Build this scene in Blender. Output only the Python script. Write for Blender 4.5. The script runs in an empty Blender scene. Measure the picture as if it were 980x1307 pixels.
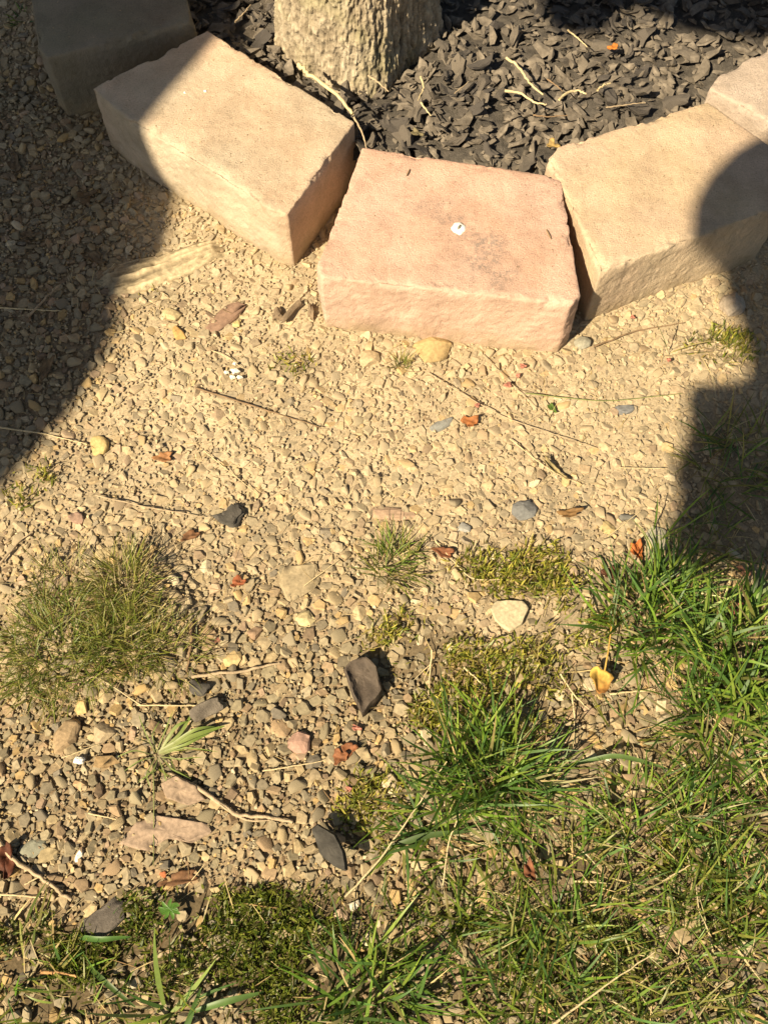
import bpy, bmesh, math, random
import numpy as np
from mathutils import Vector

random.seed(7)
rng = np.random.default_rng(11)
S = bpy.context.scene
COL = S.collection

# ------------------------------------------------------------------ camera, sky, sun, exposure
PITCH, CAMH, FPX = math.radians(65.0), 1.0, 1228.0
cam_d = bpy.data.cameras.new('camera')
cam_d.sensor_fit = 'VERTICAL'
cam_d.sensor_height = 36.0
cam_d.lens = 36.0 * FPX / 1307.0
cam_d.clip_start = 0.02
cam_d.clip_end = 500.0
cam = bpy.data.objects.new('camera', cam_d)
cam.location = (0, 0, CAMH)
cam.rotation_euler = (math.pi / 2 - PITCH, 0, 0)
COL.objects.link(cam)
S.camera = cam

SUN_EL, SUN_AZ = math.radians(44.0), math.radians(46.0)   # shadows run towards +x,+y at SUN_AZ from +x
SD = np.array([-math.cos(SUN_AZ) * math.cos(SUN_EL), -math.sin(SUN_AZ) * math.cos(SUN_EL), math.sin(SUN_EL)])
world = bpy.data.worlds.new('World')
S.world = world
world.use_nodes = True
wn = world.node_tree
bg = wn.nodes['Background']
sky = wn.nodes.new('ShaderNodeTexSky')
sky.sky_type = 'NISHITA'
sky.sun_disc = False
sky.sun_elevation = SUN_EL
sky.sun_rotation = math.atan2(SD[0], SD[1])
wn.links.new(sky.outputs[0], bg.inputs[0])
bg.inputs[1].default_value = 0.05
sun_d = bpy.data.lights.new('sun', 'SUN')
sun_d.energy = 5.0
sun_d.angle = math.radians(0.53)
sun_d.color = (1.0, 0.91, 0.73)
sun = bpy.data.objects.new('sun', sun_d)
sun.rotation_euler = Vector(SD).to_track_quat('Z', 'Y').to_euler()
sun.location = (-3, -3, 6)
COL.objects.link(sun)
S.view_settings.view_transform = 'Standard'
S.view_settings.look = 'None'
S.view_settings.gamma = 1.0
S.view_settings.use_curve_mapping = False
S.view_settings.exposure = 0.95
S.view_settings.use_white_balance = True
S.view_settings.white_balance_temperature = 7700
S.view_settings.white_balance_tint = 10
S.cycles.max_bounces = 6
S.cycles.diffuse_bounces = 2
S.cycles.transparent_max_bounces = 4

# ------------------------------------------------------------------ maths helpers
cF = np.array([0, math.cos(PITCH), -math.sin(PITCH)])
cU = np.array([0, math.sin(PITCH), math.cos(PITCH)])


def at(x, y, z=0.0):
    """world point at height z seen at picture position (x, y) of the 980x1307 photograph"""
    d = cF + (x - 490) / FPX * np.array([1, 0, 0]) + (653.5 - y) / FPX * cU
    t = (z - CAMH) / d[2]
    return np.array([0, 0, CAMH]) + t * d


def pix(X, Y, Z=0.0):
    rx, ry, rz = X, Y, Z - CAMH
    dep = ry * cF[1] + rz * cF[2]
    up = ry * cU[1] + rz * cU[2]
    dep = np.maximum(dep, 1e-3)
    return 490 + FPX * rx / dep, 653.5 - FPX * up / dep


def _h(i, j, k, seed):
    n = (i.astype(np.int64) * 374761393 + j.astype(np.int64) * 668265263 + k.astype(np.int64) * 2147483647 + seed * 1274126177) & 0xFFFFFFFF
    n = ((n ^ (n >> 13)) * 1274126177) & 0xFFFFFFFF
    n = ((n ^ (n >> 16)) * 2246822519) & 0xFFFFFFFF
    return ((n ^ (n >> 13)) & 0xFFFFFF) / float(0xFFFFFF) * 2 - 1


def vnoise(x, y, z=None, seed=0):
    x = np.asarray(x, float); y = np.asarray(y, float)
    z = np.zeros_like(x) if z is None else np.asarray(z, float)
    i, j, k = np.floor(x), np.floor(y), np.floor(z)
    fx, fy, fz = x - i, y - j, z - k
    fx, fy, fz = [t * t * t * (t * (t * 6 - 15) + 10) for t in (fx, fy, fz)]
    i, j, k = i.astype(np.int64), j.astype(np.int64), k.astype(np.int64)
    r = 0
    for a in (0, 1):
        for b in (0, 1):
            for c in (0, 1):
                r = r + _h(i + a, j + b, k + c, seed) * (fx if a else 1 - fx) * (fy if b else 1 - fy) * (fz if c else 1 - fz)
    return r


def fbm(x, y, z=None, seed=0, oct=4):
    r, a, f = 0, 0.5, 1.0
    for o in range(oct):
        r = r + a * vnoise(np.asarray(x) * f, np.asarray(y) * f, None if z is None else np.asarray(z) * f, seed + o * 17)
        a *= 0.5; f *= 2.03
    return r


def ell(px, py, cx, cy, rx, ry):
    """soft 0..1 patch"""
    d = ((px - cx) / rx) ** 2 + ((py - cy) / ry) ** 2
    return np.clip(1.6 - 1.6 * d, 0, 1)


def inpoly(px, py, poly):
    px = np.asarray(px); py = np.asarray(py)
    r = np.zeros(px.shape, bool)
    n = len(poly)
    for a in range(n):
        x1, y1 = poly[a]; x2, y2 = poly[(a + 1) % n]
        c = ((y1 > py) != (y2 > py)) & (px < (x2 - x1) * (py - y1) / (y2 - y1 + 1e-12) + x1)
        r ^= c
    return r


# ------------------------------------------------------------------ material helpers
def mat(name):
    m = bpy.data.materials.new(name)
    m.use_nodes = True
    return m, m.node_tree.nodes, m.node_tree.links, m.node_tree.nodes['Principled BSDF']


def N(nodes, typ, **kw):
    n = nodes.new(typ)
    for k, v in kw.items():
        if k in n.inputs.keys() if isinstance(k, str) else False:
            n.inputs[k].default_value = v
        else:
            setattr(n, k, v)
    return n


def noise_node(nodes, links, scale, detail=4, rough=0.55, coord='Object'):
    tc = nodes.new('ShaderNodeTexCoord')
    n = nodes.new('ShaderNodeTexNoise')
    n.inputs['Scale'].default_value = scale
    n.inputs['Detail'].default_value = detail
    n.inputs['Roughness'].default_value = rough
    links.new(tc.outputs[coord], n.inputs['Vector'])
    return n


def ramp(nodes, links, fac, stops):
    r = nodes.new('ShaderNodeValToRGB')
    e = r.color_ramp.elements
    while len(e) < len(stops):
        e.new(0.5)
    for el, (p, c) in zip(e, stops):
        el.position = p
        el.color = (*c, 1) if len(c) == 3 else c
    links.new(fac, r.inputs[0])
    return r


def mix(nodes, links, a, b, fac, blend='MIX'):
    m = nodes.new('ShaderNodeMix')
    m.data_type = 'RGBA'
    m.blend_type = blend
    for sock, v in ((m.inputs[0], fac), (m.inputs[6], a), (m.inputs[7], b)):
        if hasattr(v, 'is_linked'):
            links.new(v, sock)
        elif isinstance(v, (int, float)):
            sock.default_value = v
        else:
            sock.default_value = (*v, 1) if len(v) == 3 else v
    return m.outputs[2]


def bump(nodes, links, height, strength, dist, bsdf):
    b = nodes.new('ShaderNodeBump')
    b.inputs['Strength'].default_value = strength
    b.inputs['Distance'].default_value = dist
    links.new(height, b.inputs['Height'])
    links.new(b.outputs[0], bsdf.inputs['Normal'])


def plain(name, c, rough=0.8, var=0.35, scale=60, bs=0.4, bd=0.002, spec=0.3):
    m, n, l, b = mat(name)
    t = noise_node(n, l, scale, 5)
    lo = tuple(x * (1 - var) for x in c); hi = tuple(min(1, x * (1 + var)) for x in c)
    r = ramp(n, l, t.outputs[0], [(0.3, lo), (0.7, hi)])
    l.new(r.outputs[0], b.inputs['Base Color'])
    b.inputs['Roughness'].default_value = rough
    b.inputs['Specular IOR Level'].default_value = spec
    t2 = noise_node(n, l, scale * 5, 3)
    bump(n, l, t2.outputs[0], bs, bd, b)
    return m


def attr_mat(name, rough=0.8, spec=0.3, grain=350, gvar=0.3, translucent=0.0, bs=0.35, objcol=False):
    """colour from the mesh's own colour attribute, or the object's own colour"""
    m, n, l, b = mat(name)
    if objcol:
        a = n.new('ShaderNodeObjectInfo'); src = a.outputs['Color']
    else:
        a = n.new('ShaderNodeAttribute'); a.attribute_name = 'Col'; src = a.outputs['Color']
    t = noise_node(n, l, grain, 4)
    r = ramp(n, l, t.outputs[0], [(0.3, (1 - gvar,) * 3), (0.7, (1 + gvar * 0.6,) * 3)])
    c = mix(n, l, src, r.outputs[0], 1.0, 'MULTIPLY')
    l.new(c, b.inputs['Base Color'])
    b.inputs['Roughness'].default_value = rough
    b.inputs['Specular IOR Level'].default_value = spec
    if bs:
        bump(n, l, t.outputs[0], bs, 0.0012, b)
    if translucent:
        tr = n.new('ShaderNodeBsdfTranslucent')
        l.new(c, tr.inputs['Color'])
        mx = n.new('ShaderNodeMixShader')
        mx.inputs[0].default_value = translucent
        l.new(b.outputs[0], mx.inputs[1]); l.new(tr.outputs[0], mx.inputs[2])
        l.new(mx.outputs[0], n['Material Output'].inputs[0])
    return m


# ------------------------------------------------------------------ object helpers
def tag(o, label=None, cat=None, group=None, kind=None):
    if label: o['label'] = label
    if cat: o['category'] = cat
    if group: o['group'] = group
    if kind: o['kind'] = kind
    return o


def link(name, me, m=None, parent=None, loc=None):
    o = bpy.data.objects.new(name, me)
    COL.objects.link(o)
    if m is not None and me is not None and len(me.materials) == 0:
        me.materials.append(m)
    if loc is not None:
        o.location = loc
    if parent is not None:
        o.parent = parent
    return o


def empty(name, loc):
    o = bpy.data.objects.new(name, None)
    o.empty_display_size = 0.03
    o.location = loc
    COL.objects.link(o)
    return o


def np_mesh(name, V, F, cols=None, smooth=True):
    """V (n,3); F (m,3|4) ints; cols per-vertex rgb"""
    V = np.ascontiguousarray(V, np.float32); F = np.ascontiguousarray(F, np.int32)
    me = bpy.data.meshes.new(name)
    k = F.shape[1]
    me.vertices.add(len(V)); me.vertices.foreach_set('co', V.ravel())
    me.loops.add(F.size); me.loops.foreach_set('vertex_index', F.ravel())
    me.polygons.add(len(F))
    me.polygons.foreach_set('loop_start', np.arange(0, F.size, k, dtype=np.int32))
    me.polygons.foreach_set('loop_total', np.full(len(F), k, np.int32))
    me.polygons.foreach_set('use_smooth', np.full(len(F), smooth, bool))
    if cols is not None:
        a = me.color_attributes.new('Col', 'FLOAT_COLOR', 'POINT')
        c4 = np.ones((len(V), 4), np.float32); c4[:, :3] = cols
        a.data.foreach_set('color', c4.ravel())
    me.update(calc_edges=True)
    me.validate()
    return me


def grid_faces(nu, nv, closed_u=False):
    i, j = np.meshgrid(np.arange(nu if closed_u else nu - 1), np.arange(nv - 1), indexing='ij')
    i = i.ravel(); j = j.ravel(); i2 = (i + 1) % nu
    return np.stack([i * nv + j, i2 * nv + j, i2 * nv + j + 1, i * nv + j + 1], 1)


def tri_of(me):
    me.calc_loop_triangles()
    V = np.empty(len(me.vertices) * 3, np.float32); me.vertices.foreach_get('co', V)
    T = np.empty(len(me.loop_triangles) * 3, np.int32); me.loop_triangles.foreach_get('vertices', T)
    return V.reshape(-1, 3), T.reshape(-1, 3)


def tube_arrays(pts, radii, sides=6):
    pts = np.asarray(pts, float); n = len(pts)
    T = np.gradient(pts, axis=0); T /= np.linalg.norm(T, axis=1)[:, None] + 1e-9
    ref = np.array([0, 0, 1.0]); ref2 = np.array([1.0, 0, 0])
    V = []
    for k in range(n):
        r = ref if abs(T[k] @ ref) < 0.9 else ref2
        a = np.cross(T[k], r); a /= np.linalg.norm(a); b = np.cross(T[k], a)
        for s in range(sides):
            th = 2 * math.pi * s / sides
            V.append(pts[k] + radii[k] * (math.cos(th) * a + math.sin(th) * b))
    F = []
    for k in range(n - 1):
        for s in range(sides):
            F.append((k * sides + s, k * sides + (s + 1) % sides, (k + 1) * sides + (s + 1) % sides, (k + 1) * sides + s))
    return np.array(V), np.array(F)


# ------------------------------------------------------------------ ground shape and regions
MULCH_PX = [(-60, -420), (40, -60), (120, 30), (262, 58), (452, 168), (464, 200), (716, 234), (722, 216), (905, 134), (925, 100), (1010, 30), (1120, -420)]
MULCH_W = [tuple(at(x, y, 0.06)[:2]) for x, y in MULCH_PX]
FOOT = [at(*p)[:2] for p in ((60, 150), (250, 290), (370, 347), (402, 405), (700, 442), (750, 405), (980, 300), (1150, 230))]


def segdist(X, Y, pts):
    d = np.full(np.shape(X), 9.0)
    for a, b in zip(pts[:-1], pts[1:]):
        ab = b - a
        t = np.clip(((X - a[0]) * ab[0] + (Y - a[1]) * ab[1]) / (ab @ ab), 0, 1)
        d = np.minimum(d, np.hypot(X - a[0] - t * ab[0], Y - a[1] - t * ab[1]))
    return d


def gz(X, Y):
    X = np.asarray(X, float); Y = np.asarray(Y, float)
    z = 0.007 * fbm(X * 7, Y * 7, seed=3, oct=3) + 0.0035 * fbm(X * 40, Y * 40, seed=5, oct=3)
    z = z + 0.004 * np.exp(-(segdist(X, Y, FOOT) / 0.035) ** 2)
    px, py = pix(X, Y, 0)
    z = z + 0.012 * ell(px, py, 120, 800, 150, 110) + 0.008 * ell(px, py, 620, 985, 110, 90) + 0.010 * ell(px, py, 930, 860, 110, 140)
    return z


def on(x, y, dz=0.0):
    z = 0.0
    for _ in range(3):
        p = at(x, y, z + dz)
        z = float(gz(p[0], p[1]))
    p = at(x, y, z + dz)
    return p


def moss_w(px, py):
    w = 0
    for c in ((675, 730, 110, 42, 0.6), (540, 830, 85, 60, 0.7), (660, 880, 110, 70, 0.65), (560, 900, 80, 40, 0.6), (375, 466, 36, 18, 0.5), (920, 445, 50, 30, 0.6),
              (320, 1170, 240, 45, 1.0), (120, 1240, 190, 85, 1.0), (380, 1250, 150, 75, 1.0), (480, 1040, 60, 60, 0.6), (600, 1240, 140, 90, 0.6),
              (860, 1180, 150, 140, 0.5), (200, 380, 36, 14, 0.5), (740, 800, 60, 40, 0.4), (40, 620, 40, 40, 0.3)):
        w = np.maximum(w, ell(px, py, *c[:4]) * c[4])
    return w


def lawn_w(px, py):
    w = 0
    for c in ((800, 1190, 240, 170, 0.9), (620, 1110, 120, 130, 0.8), (910, 1020, 130, 130, 0.9), (700, 1290, 260, 90, 0.8), (470, 1280, 130, 70, 0.7), (130, 1280, 190, 70, 0.6),
              (930, 860, 100, 140, 0.9), (830, 770, 80, 70, 0.7), (940, 610, 85, 110, 0.5), (620, 970, 95, 70, 0.7), (1090, 900, 140, 460, 1.0), (1260, 1000, 200, 520, 0.8), (500, 1520, 900, 200, 0.8), (-120, 1250, 140, 200, 0.8)):
        w = np.maximum(w, ell(px, py, *c[:4]) * c[4])
    hole = np.maximum(np.maximum(ell(px, py, 735, 940, 85, 60), ell(px, py, 855, 1140, 65, 80)), ell(px, py, 600, 1120, 60, 40))
    return w * (1 - 0.85 * hole)


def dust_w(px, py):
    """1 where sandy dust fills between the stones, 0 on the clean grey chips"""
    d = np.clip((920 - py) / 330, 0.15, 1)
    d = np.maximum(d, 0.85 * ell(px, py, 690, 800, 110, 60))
    d = d * (1 - 0.85 * ell(px, py, 10, 320, 190, 330))   # less dust, so darker brown ground by the dark block
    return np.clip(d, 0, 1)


# ground sheet: fine in view, coarse out to the horizon
def axis(lo, hi, step, far):
    a = list(np.arange(lo, hi + step / 2, step))
    d = 0.02; x = hi
    out = []
    while x < far:
        x += d; out.append(x); d *= 1.3
    d = 0.02; x = lo; inn = []
    while x > -far:
        x -= d; inn.append(x); d *= 1.3
    return np.array(inn[::-1] + a + out)


gx = axis(-1.20, 1.25, 0.006, 200); gy = axis(-0.55, 1.60, 0.006, 200)
GX, GY = np.meshgrid(gx, gy, indexing='ij')
near = (np.abs(GX) < 1.25) & (GY > -0.6) & (GY < 1.7)
GZ = gz(GX, GY) + np.where(near, 0.0022 * fbm(GX * 130, GY * 130, seed=9, oct=3), 0)
GPX, GPY = pix(GX, GY, 0)
inm = inpoly(GX, GY, MULCH_W)
GZ = np.where(inm, 0.0, GZ)
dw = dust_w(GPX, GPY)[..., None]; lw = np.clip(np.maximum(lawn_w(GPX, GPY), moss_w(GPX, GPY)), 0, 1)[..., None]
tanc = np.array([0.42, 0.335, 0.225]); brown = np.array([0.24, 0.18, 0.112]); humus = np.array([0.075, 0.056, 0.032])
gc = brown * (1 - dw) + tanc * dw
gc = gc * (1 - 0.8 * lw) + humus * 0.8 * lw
gc = gc * (1 + 0.25 * fbm(GX * 18, GY * 18, seed=21, oct=3))[..., None]
farw = np.clip((np.hypot(GX, GY - 0.6) - 1.6) / 1.0, 0, 1)[..., None]
gc = gc * (1 - farw) + np.array([0.07, 0.10, 0.03]) * farw
M_SOIL = attr_mat('dusty_soil', rough=0.95, spec=0.1, grain=420, gvar=0.35, bs=0.55)
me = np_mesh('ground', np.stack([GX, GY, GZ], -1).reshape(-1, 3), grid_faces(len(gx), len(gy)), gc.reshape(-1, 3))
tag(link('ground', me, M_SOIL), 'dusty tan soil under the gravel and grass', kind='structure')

# ------------------------------------------------------------------ concrete edging blocks
def block_mat(name, base, second, grey, stain=None, s2=0.5):
    m, n, l, b = mat(name)
    big = noise_node(n, l, 9, 3, 0.5)
    r = ramp(n, l, big.outputs[0], [(0.36, base), (0.62, second)])
    mid = noise_node(n, l, 34, 7, 0.72)
    rm = ramp(n, l, mid.outputs[0], [(0.55, (0, 0, 0)), (0.8, (s2,) * 3)])
    c = mix(n, l, r.outputs[0], grey, rm.outputs[0])
    g = noise_node(n, l, 430, 5, 0.75)
    rg = ramp(n, l, g.outputs[0], [(0.28, (0.30,) * 3), (0.42, (0.90, 0.90, 0.90)), (0.60, (1.08, 1.07, 1.05)), (0.72, (1.5, 1.45, 1.35))])
    c = mix(n, l, c, rg.outputs[0], 0.8, 'MULTIPLY')
    # front face: paler, dusty broken concrete (mask stored on the mesh)
    a = n.new('ShaderNodeAttribute'); a.attribute_name = 'Col'
    sx = n.new('ShaderNodeSeparateColor'); l.new(a.outputs['Color'], sx.inputs[0])
    gm = n.new('ShaderNodeMath'); gm.operation = 'MULTIPLY'
    l.new(sx.outputs[0], gm.inputs[0]); l.new(mid.outputs[0], gm.inputs[1])
    c = mix(n, l, c, grey, gm.outputs[0])
    dm = n.new('ShaderNodeMath'); dm.operation = 'MULTIPLY'; dm.inputs[1].default_value = 0.75
    l.new(sx.outputs[1], dm.inputs[0])
    c = mix(n, l, c, (0.36, 0.275, 0.165), dm.outputs[0])
    st = n.new('ShaderNodeMath'); st.operation = 'MULTIPLY'
    fine = noise_node(n, l, 150, 4, 0.7)
    rf = ramp(n, l, fine.outputs[0], [(0.40, (0, 0, 0)), (0.58, (1, 1, 1))])
    l.new(sx.outputs[2], st.inputs[0]); l.new(rf.outputs[0], st.inputs[1])
    c = mix(n, l, c, (0.20, 0.19, 0.175), st.outputs[0])
    # pores and pale aggregate
    vo = n.new('ShaderNodeTexVoronoi'); vo.inputs['Scale'].default_value = 190
    tc_ = n.new('ShaderNodeTexCoord'); l.new(tc_.outputs['Object'], vo.inputs['Vector'])
    rp = ramp(n, l, vo.outputs['Distance'], [(0.08, (0.55, 0.53, 0.50)), (0.20, (1, 1, 1))])
    dens = noise_node(n, l, 48, 3)
    rd = ramp(n, l, dens.outputs[0], [(0.50, (0, 0, 0)), (0.68, (0.8,) * 3)])
    pore = mix(n, l, (1, 1, 1), rp.outputs[0], rd.outputs[0])
    c = mix(n, l, c, pore, 1.0, 'MULTIPLY')
    blot = noise_node(n, l, 15, 8, 0.7)
    rb_ = ramp(n, l, blot.outputs[0], [(0.35, (0.76, 0.75, 0.73)), (0.6, (1.05, 1.05, 1.05))])
    c = mix(n, l, c, rb_.outputs[0], 1.0, 'MULTIPLY')
    l.new(c, b.inputs['Base Color'])
    b.inputs['Roughness'].default_value = 0.92
    b.inputs['Specular IOR Level'].default_value = 0.15
    bump(n, l, g.outputs[0], 0.8, 0.0026, b)
    return m


def make_block(name, outline_px, zt, front_ids, m, label, zb=-0.03, seed=0, tilt=None, stains=(), voxel=0.0022, bev=0.0016, rough=0.0018, batter=0.0):
    """outline_px: top corners clockwise or not, at height zt (list may hold its own heights); front_ids: edges with a split face"""
    P = [at(p[0], p[1], p[2] if len(p) > 2 else zt) for p in outline_px]
    cen = np.mean(P, axis=0)
    base = np.array([cen[0], cen[1], 0.0])
    bm = bmesh.new()
    n = len(P)
    top = [bm.verts.new(tuple(p - base)) for p in P]
    bot = []
    for k, p in enumerate(P):
        q = p - base
        out = np.array([q[0], q[1]]); out = out / (np.linalg.norm(out) + 1e-9)
        f = batter if (k in front_ids or (k - 1) % n in front_ids) else 0
        bot.append(bm.verts.new((q[0] + out[0] * f, q[1] + out[1] * f, zb)))
    bm.faces.new(top); bm.faces.new(bot[::-1])
    for k in range(n):
        bm.faces.new((top[k], bot[k], bot[(k + 1) % n], top[(k + 1) % n]))
    bmesh.ops.recalc_face_normals(bm, faces=bm.faces)
    bmesh.ops.bevel(bm, geom=list(bm.edges), offset=bev, segments=2, profile=0.6, affect='EDGES', clamp_overlap=True)
    tmp = bpy.data.meshes.new('tmp'); bm.to_mesh(tmp); bm.free()
    o = bpy.data.objects.new('tmp', tmp); COL.objects.link(o)
    md = o.modifiers.new('r', 'REMESH'); md.mode = 'VOXEL'; md.voxel_size = voxel
    sm = o.modifiers.new('s', 'SMOOTH'); sm.iterations = 1; sm.factor = 0.5
    dg = bpy.context.evaluated_depsgraph_get(); dg.update()
    ev = o.evaluated_get(dg)
    em = bpy.data.meshes.new_from_object(ev)
    bpy.data.objects.remove(o)
    nv = len(em.vertices)
    V = np.empty(nv * 3, np.float32); em.vertices.foreach_get('co', V); V = V.reshape(-1, 3).astype(float)
    Nn = np.empty(nv * 3, np.float32); em.vertices.foreach_get('normal', Nn); Nn = Nn.reshape(-1, 3).astype(float)
    # distance to the nearest front edge plane
    fw = np.zeros(nv); edged = np.full(nv, 9.0)
    for k in range(n):
        a, b2 = P[k][:2] - base[:2], P[(k + 1) % n][:2] - base[:2]
        ab = b2 - a
        t = np.clip(((V[:, 0] - a[0]) * ab[0] + (V[:, 1] - a[1]) * ab[1]) / (ab @ ab), 0, 1)
        d = np.hypot(V[:, 0] - a[0] - t * ab[0], V[:, 1] - a[1] - t * ab[1])
        if k in front_ids:
            fw = np.maximum(fw, np.clip(1 - d / 0.016, 0, 1))
        ztop = P[k][2] * (1 - t) + P[(k + 1) % n][2] * t
        edged = np.minimum(edged, np.hypot(d, np.minimum(0, 0) + (V[:, 2] - ztop)))
    x, y, z = V.T + seed * 3.1
    big = fbm(x * 14, y * 14, z * 14, seed=seed, oct=3); med = fbm(x * 55, y * 55, z * 55, seed=seed + 3, oct=3); fin = fbm(x * 210, y * 210, z * 210, seed=seed + 5, oct=2)
    disp = 0.0006 * med + 0.0007 * fin
    disp += fw * (rough * 2.4 * big + rough * 0.55 * (0.25 - np.abs(med)) + 0.0006 * fin)
    chip = np.clip(fbm(x * 48, y * 48, z * 48, seed=seed + 9, oct=4) - 0.03, 0, 1)
    disp -= np.exp(-(edged / 0.006) ** 2) * (0.0004 + 0.013 * chip)
    V += Nn * disp[:, None]
    dust = np.clip(1 - (V[:, 2] - 0.004) / 0.030, 0, 1) * np.clip(0.75 + 1.2 * med, 0, 1)
    st = np.zeros(nv)
    for sx_, sy_, rx, ry, amt in stains:
        px, py = pix(V[:, 0] + base[0], V[:, 1] + base[1], V[:, 2])
        st = np.maximum(st, amt * np.clip(ell(px, py, sx_, sy_, rx, ry) * (0.35 + 1.9 * fbm(V[:, 0] * 60, V[:, 1] * 60, V[:, 2] * 60, seed=71, oct=3) + 0.25), 0, 1))
    ca = em.color_attributes.new('Col', 'FLOAT_COLOR', 'POINT')
    c4 = np.ones((nv, 4), np.float32); c4[:, 0] = fw; c4[:, 1] = dust; c4[:, 2] = st
    ca.data.foreach_set('color', c4.ravel())
    em.vertices.foreach_set('co', V.astype(np.float32).ravel())
    em.polygons.foreach_set('use_smooth', np.ones(len(em.polygons), bool))
    em.materials.clear(); em.materials.append(m)
    em.update()
    ob = link(name, em, None, None, tuple(base))
    tag(ob, label, 'edging block', 'concrete blocks edging the tree bed')
    return ob


B_M = block_mat('pink_concrete', (0.64, 0.43, 0.345), (0.63, 0.40, 0.305), (0.57, 0.42, 0.335))
B_L = block_mat('tan_concrete', (0.54, 0.44, 0.335), (0.60, 0.44, 0.32), (0.47, 0.405, 0.315))
B_R = block_mat('yellow_concrete', (0.60, 0.445, 0.33), (0.60, 0.455, 0.31), (0.46, 0.38, 0.285))
B_FR = block_mat('mauve_concrete', (0.47, 0.385, 0.325), (0.50, 0.40, 0.33), (0.43, 0.37, 0.33))
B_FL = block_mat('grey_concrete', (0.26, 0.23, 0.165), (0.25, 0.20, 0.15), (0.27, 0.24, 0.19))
ZT = 0.10
make_block('edging_block', [(462, 187), (716, 225), (741, 376), (728, 388), (410, 354), (405, 338)], ZT, {2, 3, 4}, B_M,
           'pink concrete edging block with white bird dropping, in the middle of the row', seed=1,
           stains=((622, 335, 46, 44, 0.6), (555, 268, 44, 18, 0.35), (605, 310, 34, 24, 0.4), (575, 280, 24, 14, 0.4)))
make_block('edging_block', [(265, 38), (453, 155), (367, 274), (350, 270), (172, 157), (116, 112)], ZT, {3, 4}, B_L,
           'tan concrete edging block half in shadow, beside the tree trunk', seed=2, stains=((290, 235, 30, 12, 0.2),))
make_block('edging_block', [(698, 203), (712, 186), (903, 129), (1010, 205), (1000, 262), (781, 341), (766, 346), (722, 248)], ZT, {4, 5}, B_R,
           'yellow tan concrete edging block next to the pink one, crossed by shadow', seed=3)
make_block('edging_block', [(905, 112, 0.105), (916, 96, 0.105), (1075, 5, 0.105), (1130, 160, 0.105), (1000, 165, 0.105)], 0.105, {3}, B_FR,
           'mauve grey concrete edging block cut off at the picture edge', seed=4)
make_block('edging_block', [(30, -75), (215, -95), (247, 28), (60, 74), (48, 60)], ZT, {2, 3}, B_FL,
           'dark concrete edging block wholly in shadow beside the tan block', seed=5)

# ------------------------------------------------------------------ tree
def bark_mat():
    m, n, l, b = mat('bark')
    t = noise_node(n, l, 55, 8, 0.75)
    r = ramp(n, l, t.outputs[0], [(0.30, (0.11, 0.088, 0.062)), (0.44, (0.24, 0.195, 0.14)), (0.58, (0.345, 0.29, 0.215)), (0.75, (0.46, 0.41, 0.32))])
    g = noise_node(n, l, 11, 4, 0.6)
    rg = ramp(n, l, g.outputs[0], [(0.5, (0, 0, 0)), (0.68, (0.55,) * 3)])
    c = mix(n, l, r.outputs[0], (0.23, 0.215, 0.12), rg.outputs[0])
    a = n.new('ShaderNodeAttribute'); a.attribute_name = 'Col'
    c = mix(n, l, c, a.outputs['Color'], 1.0, 'MULTIPLY')
    l.new(c, b.inputs['Base Color'])
    b.inputs['Roughness'].default_value = 0.95
    b.inputs['Specular IOR Level'].default_value = 0.1
    t2 = noise_node(n, l, 160, 4, 0.7)
    bump(n, l, t2.outputs[0], 0.7, 0.003, b)
    return m


M_BARK = bark_mat()
MZ = 0.062
tb = (at(346, 40, MZ) + at(560, 40, MZ)) / 2
TR = 0.5 * np.linalg.norm(at(346, 40, MZ) - at(560, 40, MZ)) * 0.96
fr = at(470, 104, MZ)
TB = np.array([tb[0], fr[1] + TR * 0.98, 0.0])
tree = empty('tree', tuple(TB))
tag(tree, 'rough brown tree trunk growing out of the black mulch', 'tree')
nu, zs = 460, np.concatenate([np.arange(0.03, 0.26, 0.0016), np.arange(0.262, 0.45, 0.006), np.linspace(0.455, 2.4, 130)])
th = np.linspace(0, 2 * math.pi, nu, endpoint=False)
TH, ZZ = np.meshgrid(th, zs, indexing='ij')
flare = 1 + (0.09 + 0.07 * np.sin(4 * TH + 1.0)) * np.exp(-np.maximum(ZZ - 0.05, 0) / 0.05)
lob = 1 + 0.045 * np.sin(3 * TH + 0.6) + 0.03 * np.sin(5 * TH + 2) * np.exp(-ZZ / 0.3)
rad = TR * 0.93 * flare * lob * (1 - 0.20 * np.clip(ZZ / 2.4, 0, 1))
cxn, syn = np.cos(TH), np.sin(TH)
warp = 0.7 * fbm(cxn * 5, syn * 5, ZZ * 12, seed=41, oct=3)
pl = np.abs(vnoise(cxn * 9 + warp, syn * 9 + warp, ZZ * 9, seed=42)); pl2 = np.abs(vnoise(cxn * 20 + 2 * warp, syn * 20 + warp, ZZ * 26 + warp, seed=43))
pl3 = np.abs(vnoise(cxn * 5, syn * 5 + warp, ZZ * 46 + 4 * warp, seed=47))
crack = np.clip(1 - pl / 0.10, 0, 1) * 0.9 + np.clip(1 - pl2 / 0.13, 0, 1) * 0.55 + np.clip(1 - pl3 / 0.07, 0, 1) * 0.4
small = fbm(cxn * 34, syn * 34, ZZ * 110, seed=44, oct=6)
plate = vnoise(cxn * 16 + warp, syn * 16, ZZ * 26 + warp, seed=48)
rad = rad - 0.0040 * crack + 0.0048 * small + 0.0016 * np.round(plate * 2.5) / 2.5 + 0.006 * fbm(cxn * 3, syn * 3, ZZ * 10, seed=45, oct=3)
tc = np.clip(1.12 - 0.5 * crack + 0.5 * small + 0.15 * plate, 0.35, 1.5)
TV = np.stack([rad * cxn, rad * syn, ZZ], -1).reshape(-1, 3)
tcol = np.repeat(tc.reshape(-1, 1), 3, 1)
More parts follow.
